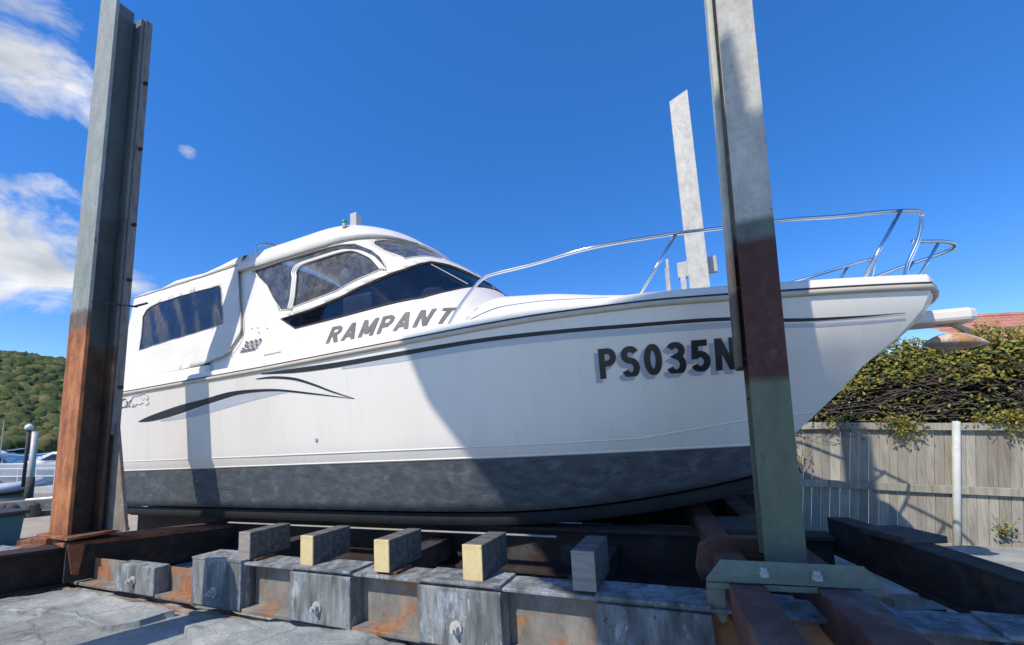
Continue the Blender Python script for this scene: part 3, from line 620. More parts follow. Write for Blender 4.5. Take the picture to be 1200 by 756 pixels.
# back curtain: solid panel with slight sag
can.grid(back); back2=[rows[0],[Vector((-8.94,p.y,2.93)) for p in rows[0]]]; can.grid(back2)
canopy=can.build('canopy','canvas',boat,smooth=True,solid=.004,merge=.002)
for sg in (1,-1):
    g=MB(); g.add([cpt(v,sg,-.004) for v in cv2],wf); wo=g.build('canopy_window','cvinyl',canopy,smooth=True)
    bm=bmesh.new(); bm.from_mesh(wo.data); bmesh.ops.delete(bm,geom=[v for v in bm.verts if not v.link_faces],context='VERTS'); bm.to_mesh(wo.data); bm.free()
    s_=MB()
    L=[cpt(p,sg,.004) for p in [(-8.95,2.935),(-8,2.935),(-7,2.925),(-6.25,2.92)]]; L=[cpt((-8.95+i*.09,2.93),sg,.006) for i in range(31)]; s_.tube(L,.008,6)
    L=[cpt(p,sg,.004) for p in smooth_path([(-6.22,2.93,0),(-6.0,2.35,0),(-5.78,1.80,0),(-5.99,1.50,0),(-6.5,1.43,0),(-7.1,1.40,0),(-8.7,1.38,0)],8)]; s_.tube(L,.006,6)
    L=[cpt(p,sg,.003) for p in cw_]; s_.tube(L+[L[0]],.005,6,cap=False)
    s_.build('seam','seam',canopy,smooth=True)
# cockpit frame tubes inside the canopy
m=MB()
for f in (-8.5,-7.6,-6.7):
    w_=1.2; m.tube(smooth_path([V(f,w_+.1,1.4),V(f-.03,w_,2.3),V(f-.05,w_-.12,2.88),V(f-.05,w_-.3,2.98),V(f-.05,0,3.06),V(f-.05,-w_+.3,2.98),V(f-.05,-w_+.12,2.88),V(f-.03,-w_,2.3),V(f,-w_-.1,1.4)]),.014,8)
for sg in (1,-1):
    m.tube([V(-8.5,1.25*sg,1.7),V(-7.9,1.1*sg,2.9)],.012,8); m.tube([V(-8.2,1.25*sg,1.75),V(-8.6,1.15*sg,2.5)],.012,8); m.tube([V(-6.7,1.2*sg,1.9),V(-6.2,1.1*sg,2.7)],.012,8)
m.build('canopy_frame','steel',boat,smooth=True)
m=MB(); m.box(V(-8.6,1.4,.6),V(-6.3,-1.4,.72)); m.box(V(-8.7,1.45,.7),V(-8.6,-1.45,1.36)); m.build('cockpit_floor','intlight',boat)
for sg in (1,-1): m=MB(); m.box(V(-8.7,1.52*sg,1.24),V(-6.3,1.38*sg,1.40)); m.build('cockpit_coaming','deck',boat,bevel=.03)
# cockpit coaming lettering, name
def onshell(s0,z0,sl,off): return lambda u,v: sh((s0+(u+v*.0)/2),z0+v,off)
def oncab(f0,z0,off): return lambda u,v: V(f0+u,shell(((f0+u)-(xf(z0+v)-LC))/2 if (f0+u)<xf(z0+v)-LC else inv(f0+u,z0+v),z0+v,off).y,z0+v)
def inv(f,z):
    q=min(1,max(0,(f-(xf(z)-LC))/LC)); return math.asin(q**(NE/2))/(math.pi/2)
strokes('boat_name_letter','RAMPANT',oncab(-4.16,1.40,.006),'silver',.20,1.0,.052,.34,.108)
text('model_number','3000',oncab(-5.72,1.545,.012),'letter',.36,.105,shear=.3)
m=MB()
for dz,l in ((0,.34),(-.022,.30)):
    m.add([oncab(-5.74,1.52+dz,.011)(u,v) for u,v in ((0,0),(l,0),(l,.012),(0,.012))],[(0,1,2,3)])
m.build('model_underline','letter',boat)
# faint line emblem behind the name (generic curls)
m=MB()
for (cx,cz,rr) in ((-2.30,1.56,.05),(-2.22,1.48,.06),(-2.34,1.44,.04),(-2.18,1.60,.035),(-2.12,1.42,.05)):
    L=[oncab(cx,cz,.005)(rr*math.cos(a_*.5)*(1-.03*a_),rr*math.sin(a_*.5)*(1-.03*a_)) for a_ in range(11)]; m.tube(L,.0025,5)
m.build('faint_emblem','graystripe',boat,smooth=True)
# snap fasteners on cabin side
m=MB()
for p in ((-5.62,1.83),(-5.5,1.82),(-5.45,1.74),(-5.3,1.78),(-5.9,1.47)):
    b0=oncab(p[0],p[1],.0)(0,0); m=MB(); m.tube([b0,b0+Vector((0,-.012,0))],.009,8); m.build('snap_fastener','plastic_gray',boat)
m=MB(); m.tube([oncab(-5.25,1.40,.004)(0,0),oncab(-4.95,1.405,.004)(0,0)],.008,8); m.build('grab_slot','plastic_gray',boat)
# ---- bow rails
def rl(f,z,ins=.14): return V(f,hull_s(min(f,1.6),1.2)-ins,z)
for sg in (1,-1):
    m=MB(); q=lambda v: Vector((v.x,v.y*sg,v.z))
    main=[V(-2.53,1.42,1.34),V(-2.40,1.41,1.52),V(-2.22,1.38,1.72),V(-2.12,1.37,1.80),V(-2.0,1.36,1.828),V(-1.6,1.35,1.84),rl(-1.0,1.86,.2),rl(-.4,1.87,.2),rl(.1,1.865,.19),rl(.6,1.865,.17),rl(1.0,1.875,.20),rl(1.35,1.89,.20),V(1.56,.60,1.895),V(1.64,.55,1.885),V(1.655,.53,1.84),V(1.60,.54,1.65),V(1.50,.55,1.45),V(1.44,.56,1.27)]
    m.tube([q(v) for v in smooth_path(main,6)],.0165,10)
    for a_,b_ in ((rl(-.66,1.30,.2),rl(-.27,1.87,.2)),(rl(1.06,1.26,.18),V(1.47,.68,1.888))): m.tube([q(a_),q(b_)],.0145,10)
    m.build('bow_rail','steel',boat,smooth=True)
m=MB()
m.tube(smooth_path([V(1.58,.50,1.66),V(1.72,.36,1.685),V(1.9,.22,1.70),V(2.03,.08,1.70),V(2.06,-.06,1.70),V(1.98,-.2,1.70),V(1.8,-.34,1.69),V(1.58,-.50,1.66)],6),.016,10)
for sg in (1,-1): m.tube([V(1.60,.26*sg,1.28),V(1.86,.25*sg,1.70)],.013,8)
m.build('pulpit_rail','steel',boat,smooth=True)
m=MB(); m.prism([V(1.3,.17,1.13),V(2.02,.15,1.10),V(2.08,.10,1.10),V(2.10,0,1.10),V(2.08,-.10,1.10),V(2.02,-.15,1.10),V(1.3,-.17,1.13)],(0,0,-.115)); m.build('bowsprit','deck',boat,bevel=.03)
anc=MB()
anc.tube([V(1.72,0,1.04),V(1.95,0,.985),V(2.03,0,.92),V(2.02,0,.84)],[.022,.026,.03,.03],8)
pl=[]
for j in range(13):
    t_=j/12; x=1.72+.46*t_; wd=.16*math.sin(math.pi*t_**.8)**.8+.004; zc=.835-.06*t_; th=.10*math.sin(math.pi*t_**.9)
    pl.append([V(x,wd*math.cos(a_),zc+(th if math.sin(a_)>0 else th*.55)*math.sin(a_)) for a_ in [k*math.pi/8 for k in range(16)]])
anc.grid(pl,closed=True)
M['ancmat']=worn('rusty_anchor_galvanising',[(.3,(.30,.20,.13)),(.5,(.50,.42,.33)),(.75,(.62,.58,.52))],9,rough=.6,els2=[(.3,(.34,.14,.06)),(.7,(.5,.28,.13))],s2=7,f2=(.52,.6))
ancho=anc.build('anchor','ancmat',None,smooth=True); ancho.matrix_world=BM
tag(ancho,'small rusty plough anchor hanging under the bowsprit','anchor')
m=MB(); m.tube([V(-.25,1.2,1.315),V(.05,1.15,1.315)],.012,8)
m.build('deck_cleat','steel',boat,smooth=True)
# wiper on windscreen
m=MB(); m.tube([sh(.60,2.0,.015),sh(.50,2.30,.02)],.006,6); m.build('wiper','plastic_gray',boat)
# ================================================================== CRADLE
SR=2.63
SLIP='steel beams of the slipway cradle'
def inb(mb,name,mat,label,cat,group=None,**k):
    o=mb.build(name,mat,None,**k); o.matrix_world=BM; return tag(o,label,cat,group)
# near slipway rail: I-beam with blocks bolted against its web
rail=empty('slipway_rail',mat=BM,label='long grey steel I-beam with bolted side blocks, nearest the viewer under the boat',cat='steel beam')
for nm,(f0,f1) in {'a':(-4.35,2.6),'b':(-9.5,-4.37)}.items():
    m=MB()
    if nm=='a': m.box(V(f0,SR+.02,-.735),V(f1,SR-.22,-.715)); m.build('top_flange','block',rail,bevel=.004)
    zt=-.738 if nm=='a' else -.86
    m=MB(); m.box(V(f0,SR-.09,-1.07),V(f1,SR-.11,zt)); m.build('web','web',rail)
    m=MB(); m.box(V(f0,SR+.03,-1.10),V(f1,SR-.23,-1.07)); m.build('bottom_flange','web',rail,bevel=.004)
blocks=[(-8.6,-8.0),(-7.2,-6.6),(-5.62,-4.98),(-4.42,-3.78),(-3.22,-2.62),(-2.05,-1.45),(-.88,-.30),(.75,1.35),(1.9,2.5)]
for i,(a_,b_) in enumerate(blocks):
    zt=-.71+.004*(i%3) if a_>-4.3 else (-.70 if a_>-4.5 else -.83)
    m=MB(); m.box(V(a_,SR+.045,-1.085),V(b_,SR-.088,-.737 if a_>-4.35 else zt)); bo=m.build('side_block','block',rail,bevel=.008)
    if a_>-4.5:
        m=MB(); m.box(V(a_+.0,SR+.05,-.714),V(b_,SR-.20,-.695)); m.build('cap_plate','block',bo,bevel=.004)
    bf={-5.62:-5.31,-4.42:-4.11,-3.22:-2.93,-2.05:-1.76}.get(a_,(a_+b_)/2)
    m=MB(); m.tube([V(bf,SR+.045,-.965),V(bf,SR+.055,-.965)],.042,14); m.tube([V(bf,SR+.05,-.965),V(bf,SR+.085,-.965)],.026,6); m.tube([V(bf,SR+.08,-.965),V(bf,SR+.105,-.965)],.013,10); m.build('bolt','galv',bo)
def slab(name,pts,h,label):
    L=[]
    P=[atz(px,py,.08) for px,py in pts]
    for i in range(len(P)):
        a_=P[i]; b_=P[(i+1)%len(P)]; n=max(2,int((b_-a_).length/.07))
        for k in range(n):
            q=a_.lerp(b_,k/n); q=q+Vector((noise.noise(q*6)*.035,noise.noise(q*6+Vector((9,0,0)))*.035,0)); L.append(Vector((q.x,q.y,gz(q.x,q.y)+.02+h+.012*noise.noise(q*4))))
    c=sum(L,Vector())/len(L); m=MB(); n=len(L)
    out=[Vector((q.x,q.y,q.z-h-.06))+(q-c).normalized()*.012 for q in L]; inn=[q.lerp(c,.10)+Vector((0,0,.008)) for q in L]; inn2=[q.lerp(c,.5)+Vector((0,0,.012*noise.noise(q*3))) for q in L]
    m.grid([out,L,inn,inn2],closed=True); m.f.append(tuple(3*n+i for i in range(n)))
    o=m.build(name,'concrete',smooth=False); tag(o,kind='structure'); return o
slab('broken_concrete',[(-40,712),(8,699),(60,692),(92,690),(150,708),(205,722),(160,735),(118,740),(95,730),(40,716)],.035,'')
slab('broken_concrete',[(215,742),(260,735),(330,742),(420,756),(470,775),(300,790),(230,770)],.03,'')
# rusty kerb strip on the concrete in front of the rail, broken slab lip
m=MB(); 
L=[];n=60
for i in range(n+1):
    f=-7.6+i*.125; L.append((f,SR+.10+.02*noise.noise(Vector((f*2,0,0)))+.012*noise.noise(Vector((f*9,0,0))),-1.115+.01*noise.noise(Vector((f*5,4,0)))))
m.grid([[V(f,s+.022,z-.06) for f,s,z in L],[V(f,s+.02+.012*noise.noise(Vector((f*14,1,0))),z+.002) for f,s,z in L],[V(f,s-.02,z+.006) for f,s,z in L],[V(f,s-.035,z-.06) for f,s,z in L]])
M['kerb']=worn('rust_stained_edging',[(.3,(.10,.06,.04)),(.5,(.24,.15,.09)),(.75,(.34,.28,.21))],5,(.5,2,1),.9,els2=[(.3,(.34,.34,.32)),(.7,(.24,.24,.23))],s2=3,f2=(.55,.62))
inb(m,'edging_strip','kerb','rust stained timber edging strip along the foot of the near steel beam','edging',smooth=False)
# bearers across the rail: five short timbers with painted ends
bear=[(-3.88,-3.74,'timber','plain grey ended timber bearer, leftmost of the bearer row'),(-3.16,-3.03,'cream','cream ended timber bearer, left of the three cream ones'),(-2.44,-2.31,'cream','cream ended timber bearer, middle of the three cream ones'),(-1.725,-1.585,'cream','cream ended timber bearer, right of the three cream ones and nearest the shade'),(-1.01,-.875,'timber','shaded brown grey timber bearer, rightmost of the row with no cream end')]
for f0,f1,mt,lb in bear:
    e=empty('timber_bearer',mat=BM@Matrix.Translation(V((f0+f1)/2,SR,-.69)),label=lb,cat='timber',group='timber bearers resting across the near beam'); h=(f1-f0)/2
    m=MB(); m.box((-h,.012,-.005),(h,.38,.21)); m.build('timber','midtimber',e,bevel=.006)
    m=MB(); m.box((-h,-.002,-.006),(h,.012,.21)); m.build('painted_end' if mt=='cream' else 'end_grain',mt,e,bevel=.004)
    m=MB(); m.box((-h-.01,.03,-.022),(h+.04,.20,-.006)); m.build('shim','rust',e)
# second and third rails farther in, and dark cross members
def ibeam(mb,f0,f1,s,zt,w_,h_):
    mb.box(V(f0,s+w_/2,zt-.025),V(f1,s-w_/2,zt)); mb.box(V(f0,s+.012,zt-h_+.025),V(f1,s-.012,zt-.025)); mb.box(V(f0,s+w_/2,zt-h_),V(f1,s-w_/2,zt-h_+.025))
m=MB(); ibeam(m,-8.5,.55,1.15,-.66,.22,.42); inb(m,'cradle_beam','darkrust','dark steel keel beam running directly below the near half of the hull','steel beam')
m=MB(); ibeam(m,-8.5,.3,-1.15,-.66,.22,.42); inb(m,'cradle_beam','darkrust','dark steel keel beam running below the far half of the hull','steel beam')
m=MB(); ibeam(m,-8.5,.2,-2.2,-.86,.24,.30); inb(m,'slipway_rail','darkrust','far steel slipway beam beyond the hull, closest to the paling fence','steel beam')
m=MB(); m.box(V(-5.9,1.43,-.70),V(-1.5,1.40,-.692)); m.box(V(-5.9,1.404,-.71),V(-1.5,1.40,-.70)); inb(m,'ledge_angle','galv','thin pale steel angle catching the sun below the chine','steel angle')
for i,f in enumerate((-6.6,-4.6,-2.9,-1.2,-.25)):
    m=MB(); m.box(V(f,2.35,-.99),V(f+.2,-2.3,-.80)); inb(m,'cross_member','darkrust',['leftmost','second from the left','middle','second from the right','rightmost'][i]+' dark cross member between the slipway beams below the hull','steel beam','cross members below the hull',bevel=.004)
for i,(f,s) in enumerate(((-4.9,1.1),(-.2,1.1),(-4.9,-1.1),(-.2,-1.1))):
    m=MB(); m.box(V(f,s+.25,-.655),V(f+.35,s-.25,-.60)); inb(m,'keel_chock','dktimber',['aft near','forward near','aft far','forward far'][i]+' timber chock under the keel','chock','chocks under the keels')
# ---- left post on its cross beam
def post_frame(p0,p1,yaw):
    """local z along the post"""
    z=(p1-p0).normalized(); x=Vector((math.cos(yaw),math.sin(yaw),0)); x=(x-z*x.dot(z)).normalized(); y=z.cross(x)
    return Matrix(((x.x,y.x,z.x,p0.x),(x.y,y.y,z.y,p0.y),(x.z,y.z,z.z,p0.z),(0,0,0,1)))
# local: x = forward along boat, y = away from the viewer (port), z up. origin = near, left bottom corner of the front flange
pL0=at(57,625,4.72); pL1=at(118,1,4.72); PL=post_frame(pL0,pL1,ANG); HL=(pL1-pL0).length
WL,DL=.40,.29
lp=empty('lifting_post',mat=PL,label='tall steel H post at the left, rusty orange below and grey above, by the stern',cat='steel post')
def shiftz(mat,dz):   # material copies measure height in the part's own frame
    return mat
base_z=pL0.z
def zoned(mbx,name,mat,parent,off,**k):
    """mesh whose object origin sits at world height 0 so paint bands follow true height"""
    for v in mbx.v: v.z+=off
    o=mbx.build(name,mat,parent,**k); o.location=(0,0,-off); return o
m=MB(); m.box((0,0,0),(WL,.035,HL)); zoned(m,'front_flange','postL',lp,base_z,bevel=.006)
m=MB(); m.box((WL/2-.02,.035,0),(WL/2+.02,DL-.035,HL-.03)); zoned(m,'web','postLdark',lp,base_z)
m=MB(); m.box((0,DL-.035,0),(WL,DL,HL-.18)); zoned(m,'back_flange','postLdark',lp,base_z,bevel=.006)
m=MB(); m.box((WL/2-.06,DL+.002,1.05),(WL/2+.215,DL+.085,HL-.16)); gd=m.build('guide_timber','padL',lp,bevel=.012)
m=MB(); 
for z_ in (1.6,2.9,3.6,4.6,5.5): m=MB(); m.tube([(WL/2+.20,DL+.045,z_),(WL/2+.26,DL+.045,z_)],.02,8); m.build('bolt','darkrust',gd)
m=MB(); m.tube([(WL+.0,.03,2.55),(WL+.01,DL+.15,2.6)],.012,6); m.tube([(WL+.01,DL+.13,2.6),(WL+.2,DL+.16,2.62)],.014,6); m.build('strap','rubdark',lp)
m=MB(); m.prism([(WL*.55,DL+.04,0),(WL*.55+.56,DL+.04,0),(WL*.55+.20,DL+.04,1.2),(WL*.55,DL+.04,1.2)],(0,.03,0)); zoned(m,'gusset_plate',M['web'],lp,0)
m=MB(); m.box((-.10,-.06,-.03),(WL+.16,DL+.18,0)); m.build('base_plate','rust',lp,bevel=.006)
# cross beam carrying it
cb=empty('cross_beam',loc=(0,0,0),label='heavy rusty steel cross beam running from the left edge under the rusty post',cat='steel beam')
p=atz(70,641,.44); q=atz(254,617,.36); d=(q-p).normalized(); r=d.cross(Vector((0,0,1))).normalized()
a_=p-d*3.0; b_=q+d*3.5
m=MB(); m.beam(a_-r*.09,b_-r*.09,.30,.03); m.build('top_flange','darkrust',cb,bevel=.004)
m=MB(); m.beam(a_-r*.05-Vector((0,0,.03)),b_-r*.05-Vector((0,0,.03)),.03,.34); m.build('web','darkrust',cb)
m=MB(); m.beam(a_-r*.09-Vector((0,0,.37)),b_-r*.09-Vector((0,0,.37)),.30,.03); m.build('bottom_flange','darkrust',cb,bevel=.004)
# saddle box that clasps the beam under the post
m=MB(); s0=atz(72,634,.5); m.beam(s0-d*.02-r*.02,s0+d*1.75-r*.02+Vector((0,0,-.03)),.40,.05); m.build('saddle_plate','rust',cb,bevel=.008)
m=MB(); f0=s0+r*.19; m.prism([f0+Vector((0,0,-.05)),f0+d*1.7+Vector((0,0,-.08)),f0+d*1.7+Vector((0,0,-.40)),f0+Vector((0,0,-.40))],-r*.025); m.build('side_plate','darkrust',cb,bevel=.004)
m=MB(); m.prism([s0+r*.2+Vector((0,0,-.02)),s0+r*.2+d*.14+Vector((0,0,-.02)),s0+r*.2+d*.10+Vector((0,0,-.34)),s0+r*.2+d*.05+Vector((0,0,-.32))],r*.02); m.prism([s0+r*.2+d*1.72+Vector((0,0,.02)),s0+r*.2+d*1.86+Vector((0,0,.02)),s0+r*.2+d*1.82+Vector((0,0,-.20)),s0+r*.2+d*1.78+Vector((0,0,-.22))],r*.02); m.build('clamp_lug','rust',cb)
# ---- right post
pR0=at(897,662,2.5); pR1=at(834,-60,2.5); PR=post_frame(pR0,pR1,ANG); HR=6.6
WR,DR=.205,.26
rp=empty('lifting_post',mat=PR,label='tall steel H post at the right, green, dark red and galvanized, before the bow',cat='steel post')
zb=pR0.z
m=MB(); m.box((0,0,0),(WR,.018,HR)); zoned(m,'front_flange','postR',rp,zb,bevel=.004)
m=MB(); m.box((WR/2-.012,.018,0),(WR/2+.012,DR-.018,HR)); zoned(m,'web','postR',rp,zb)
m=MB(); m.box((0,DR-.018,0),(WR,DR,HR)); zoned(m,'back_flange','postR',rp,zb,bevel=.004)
m=MB(); m.box((-.045,DR+.002,1.16),(WR-.03,DR+.085,HR)); m.box((-.045,DR-.10,1.16),(-.006,DR+.002,HR)); zoned(m,'guide_timber','fender',rp,zb,bevel=.012)
m=MB(); 
for z_ in (1.65,1.2,.95): m=MB(); m.tube([(-.002,.05,z_),(-.012,.05,z_)],.008,6); m.build('bolt','darkrust',rp)
# bracket under it
bk=empty('post_bracket',loc=tuple(atz(930,675,.8)),label='green painted saddle bracket with two bolts clamping the right post to the channels',cat='bracket')
def rel(o,*ps): 
    inv_=Vector(o.location); return [Vector(p)-inv_ for p in ps]
zt=.84
T=[atz(844,655,zt),atz(1012,663,zt)]; fr_=[atz(1037,687,.755),atz(827,677,.755)]
m=MB(); top_=rel(bk,T[0],T[1],fr_[0],atz(852,679,.755)+Vector((0,0,0)),fr_[1]); top_=rel(bk,T[0],T[1],fr_[0],fr_[1]); m.prism(top_,(0,0,-.018)); m.build('top_plate','greensteel',bk,bevel=.004)
m=MB(); a_,b_=rel(bk,fr_[1],fr_[0]); dn=Vector((0,0,-1)); m.prism([a_+dn*.02,b_+dn*.02,b_+dn*.045,a_+dn*.045],Vector((S.x,S.y,0))*.015); m.build('front_lip','greensteel',bk,bevel=.002)
ax=(b_-a_).normalized()
m=MB(); m.prism([a_+dn*.02,a_+ax*.085+dn*.02,a_+ax*.085+dn*.20,a_+ax*.06+dn*.215,a_+ax*.0+dn*.12],-Vector((S.x,S.y,0))*.012); m.build('side_leg','greensteel',bk,bevel=.003)
m=MB(); m.prism([b_+dn*.02-ax*.11,b_+dn*.02-ax*.02,b_+dn*.07-ax*.02,b_+dn*.10-ax*.11],-Vector((S.x,S.y,0))*.012); m.build('side_leg','greensteel',bk,bevel=.003)
for px,py in ((895,664),(957,668)):
    c_,=rel(bk,atz(px,py+4,.80)); m=MB(); m.tube([c_-Vector((0,0,.03)),c_+Vector((0,0,-.006))],.024,14); m.tube([c_+Vector((0,0,-.006)),c_+Vector((0,0,.012))],.017,6); m.build('bolt','galv',bk)
# channels running toward the viewer under the bracket
for i,(pa,pb_,pc,pd) in enumerate((((853,683),(897,685),(888,756),(951,756)),((959,691),(1012,692),(1028,756),(1097,756)))):
    z=.735; A=(atz(*pa,z)+atz(*pb_,z))/2; B_=(atz(*pc,z)+atz(*pd,z))/2; wd=(atz(*pb_,z)-atz(*pa,z)).length*.97; d=(B_-A).normalized()
    m=MB(); m.beam(A-d*3.5,B_+d*1.5,wd,.018); r=d.cross(Vector((0,0,1))).normalized()
    for sg in (1,-1): m.beam(A-d*3.5-Vector((0,0,.019))+r*sg*(wd/2-.008),B_+d*1.5-Vector((0,0,.019))+r*sg*(wd/2-.008),.015,.17)
    o=m.build('steel_channel','redprimer',bevel=.003); tag(o,['left','right'][i]+' one of two reddish steel channels running out from below the green bracket','steel channel','channels below the green bracket')
# dark red chamfered bracket behind the post
z=.80; A=[at(815,665,2.75),at(818,640,2.75),at(835,629,2.75),at(905,631,2.75),at(905,682,2.75),at(822,682,2.75)]
m=MB(); m.prism(A,(0.03,.07,0)); ins=[at(836,647,2.74),at(905,650,2.74),at(905,657,2.74),at(836,657,2.74)]; m.prism(ins,(0,-.03,0))
tag(m.build('clamp_plate','redprimer',bevel=.008),'dark red steel clamp plate with cut corners behind the right post base','bracket')
# big dark beam at right pointing toward the fence
p=atz(981,606,.80); q=atz(1200,676,.80); d=(q-p).normalized(); r=d.cross(Vector((0,0,1))).normalized()
rb=empty('cross_beam',label='big dark steel cross beam at the lower right with a flat plate on top',cat='steel beam')
dz=Vector((0,0,1))
m=MB(); m.beam(p,q+d*1.2,.15,.016); m.build('top_flange','darkrust',rb,bevel=.003)
m=MB(); m.beam(p-dz*.016,q+d*1.2-dz*.016,.14,.22); m.build('web','darkrust',rb)
m=MB(); m.beam(p-dz*.236,q+d*1.2-dz*.236,.20,.016); m.build('bottom_flange','darkrust',rb,bevel=.003)
a_=atz(1030,620,.81); b_=atz(1086,634,.81); m=MB(); m.beam(a_+dz*.022,b_+dz*.022,.26,.04); m.build('cap_plate','dktimber',rb,bevel=.004)
m=MB(); m.beam(atz(1040,700,.45),atz(1110,700,.45),.10,.05); tag(m.build('steel_pipe','galv'),'short pale pipe lying low between the right hand beams','pipe')
m=MB(); m.box((-.04,-.04,-.5),(.04,.04,.55)); o=m.build('prop','darkrust'); o.location=atz(1092,700,.45)+Vector((0,0,-.3)); o.scale=(1,1,.6); tag(o,'short dark steel prop below the big cross beam at lower right','prop')
# ---- far post with clamp
pF0=at(816,700,5.7); pF0.z=-.1; tF=at(796,108,5.7); PF=post_frame(Vector((tF.x+.18,5.7,-.2)),Vector((tF.x-.02,5.7,tF.z)),ANG)
HF=tF.z+.2; fp=empty('lifting_post',mat=PF,label='pale galvanized post standing on the far side of the boat with a clamp low down',cat='steel post')
m=MB(); w_=.26
m.prism([(-w_/2,0,0),(w_/2,0,0),(w_/2,0,HF),(-w_/2,0,HF-.10)],(0,.03,0)); m.build('front_flange','galv',fp,bevel=.005)
m=MB(); m.box((-.015,.03,0),(.015,.24,HF-.12)); m.build('web','galv',fp)
m=MB(); m.box((-w_/2,.24,0),(w_/2,.27,HF-.12)); m.build('back_flange','galv',fp,bevel=.005)
zc=at(814,298,5.5).z+.2; m=MB(); m.box((-.27,.28,zc-.12),(.27,.36,zc+.12)); m.build('clamp_block','plastic_gray',fp,bevel=.01)
m=MB(); m.box((-.24,-.03,zc-.65),(-.17,-.0,zc-.08)); m.build('side_strip','galv',fp)
sp_=at(785,335,5.0); m=MB(); m.tube([(0,0,-1.0),(-.01,0,.34)],[.02,.02],8); m.tube([(-.02,0,-.9),(-.035,0,.22)],.012,6); o=m.build('thin_pole','galv'); o.location=sp_; tag(o,'short thin grey pole just left of the far galvanized post','pole')
# ================================================================== FENCE, VINE, HOUSE
fa=at(950,493,6.4); fb=at(1180,496,5.6)
fd=(fb-fa); fd.z=0; fd.normalize(); fn_=Vector((fd.y,-fd.x,0))     # fn_ toward the viewer
if fn_.y>0: fn_=-fn_
def fz(k): return lerp(k,[(0,1.56),(2.2,1.465)])
fence=empty('paling_fence',loc=(fa.x,fa.y,0),label='weathered grey timber paling fence behind the bow with vines spilling over it',cat='fence')
k=-3.4; i=0; pm=MB()
while k<6.0:
    w_=random.uniform(.092,.12); 
    for lvl in (0,1):
        off=random.uniform(0,.006)
        top=(fz(k)-.06+random.uniform(-.012,.012)) if lvl==0 else (fz(k)-.95+random.uniform(-.015,.012)); bot=fz(k)-.93 if lvl==0 else -.85
        P=[fd*k+Vector((0,0,bot)),fd*(k+w_-.006)+Vector((0,0,bot)),fd*(k+w_-.006)+Vector((0,0,top)),fd*k+Vector((0,0,top))]
        pm.prism([p_+fd*(.11*(p_.z-1.5))+fn_*(off+(0 if lvl==0 else .012)) for p_ in P],-fn_*.014)
    k+=w_+random.uniform(0,.003)
def paling():
    m=bpy.data.materials.new('weathered_paling'); t,b=nod(m); g=t.nodes.new('ShaderNodeNewGeometry')
    c=ramp(t,g.outputs['Random Per Island'],[(0,(.26,.235,.19)),(.5,(.35,.325,.265)),(1,(.44,.41,.34))])
    f=noise_n(t,vec_of(t,(9,9,.6)),4,9,.7); c=mixc(t,.75,c,ramp(t,f,[(.3,(.45,.45,.45)),(.55,(1,1,1)),(.8,(1.15,1.12,1.05))]),'MULTIPLY')
    g2=noise_n(t,vec_of(t,(1.5,1.5,.5)),1.6,7,.65); c=mixc(t,ramp(t,g2,[(.52,(0,0,0)),(.72,(.6,.6,.6))]),c,(.20,.15,.10)); g3=noise_n(t,vec_of(t,(1,1,1)),2.1,6,.6); c=mixc(t,ramp(t,g3,[(.55,(0,0,0)),(.7,(.35,.35,.35))]),c,(.25,.28,.20))
    t.links.new(c,b.inputs['Base Color']); b.inputs['Roughness'].default_value=.9; bump(t,b,f,.5,.006); return m
M['paling']=paling()
pm.build('palings','paling',fence)
for nm,dz0,wd,hh in (('top_rail',-.015,.05,.10),('middle_rail',-.86,.05,.105),('bottom_rail',-1.62,.05,.10)):
    m=MB(); a_=fd*-3.4+fn_*.032; b_=fd*6+fn_*.032; a_.z=fz(-3.4)+dz0; b_.z=fz(6)+dz0 
    segs=8
    for j in range(segs):
        k0=-3.4+j*9.4/segs; k1=k0+9.4/segs-.006; p0=fd*k0+fn_*(.036+.004*(j%2)); p1=fd*k1+fn_*(.036+.004*(j%2)); p0.z=fz(k0)+dz0; p1.z=fz(k1)+dz0; m.beam(p0,p1,wd,hh)
    m.build(nm,'paling',fence,bevel=.004)
M['palepost']=worn('pale_painted_post',[(.3,(.42,.45,.42)),(.7,(.58,.60,.56))],8,(1,1,1),.7)
kp=(at(1126,560,5.8)-Vector((fa.x,fa.y,0))).dot(fd)
for k in (kp,kp-2.6,kp+2.6):
    m=MB(); c_=fd*k+fn_*.085; m.tube([Vector((c_.x,c_.y,-.8))-fd*.25,Vector((c_.x,c_.y,fz(k)+.01))],.042,10); m.build('post','palepost',fence,smooth=True)
# vine: dark stems tangled, leaves in sun on top
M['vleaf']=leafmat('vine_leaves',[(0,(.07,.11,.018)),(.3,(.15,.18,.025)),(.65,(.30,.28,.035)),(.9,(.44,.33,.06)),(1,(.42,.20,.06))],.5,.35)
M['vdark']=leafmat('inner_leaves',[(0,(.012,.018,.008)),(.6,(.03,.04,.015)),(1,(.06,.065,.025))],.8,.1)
M['stem']=worn('vine_stems',[(.3,(.05,.038,.032)),(.7,(.15,.12,.10))],9,rough=.9,bs=0)
vine=empty('vine_hedge',loc=(fa.x,fa.y,1.5),label='overgrown green vine hedge with bare brown stems piled behind and over the fence',cat='hedge')
def vtop(k): return lerp(k,[(-3.5,.6),(-1,.62),(-.2,.72),(.6,1.0),(1.0,1.24),(1.35,1.26),(1.8,1.22),(2.4,1.36),(3.2,1.30),(6,1.2)])
back_=-fn_
m=MB()
def leafq(m,c,sz,nrm):
    a=nrm.orthogonal().normalized(); a=Matrix.Rotation(random.random()*6.28,3,nrm)@a; b=nrm.cross(a)
    m.add([c-a*sz,c-b*sz*.55+a*sz*.1,c+a*sz+nrm*sz*.25,c+b*sz*.55+a*sz*.1],[(0,1,2,3)])
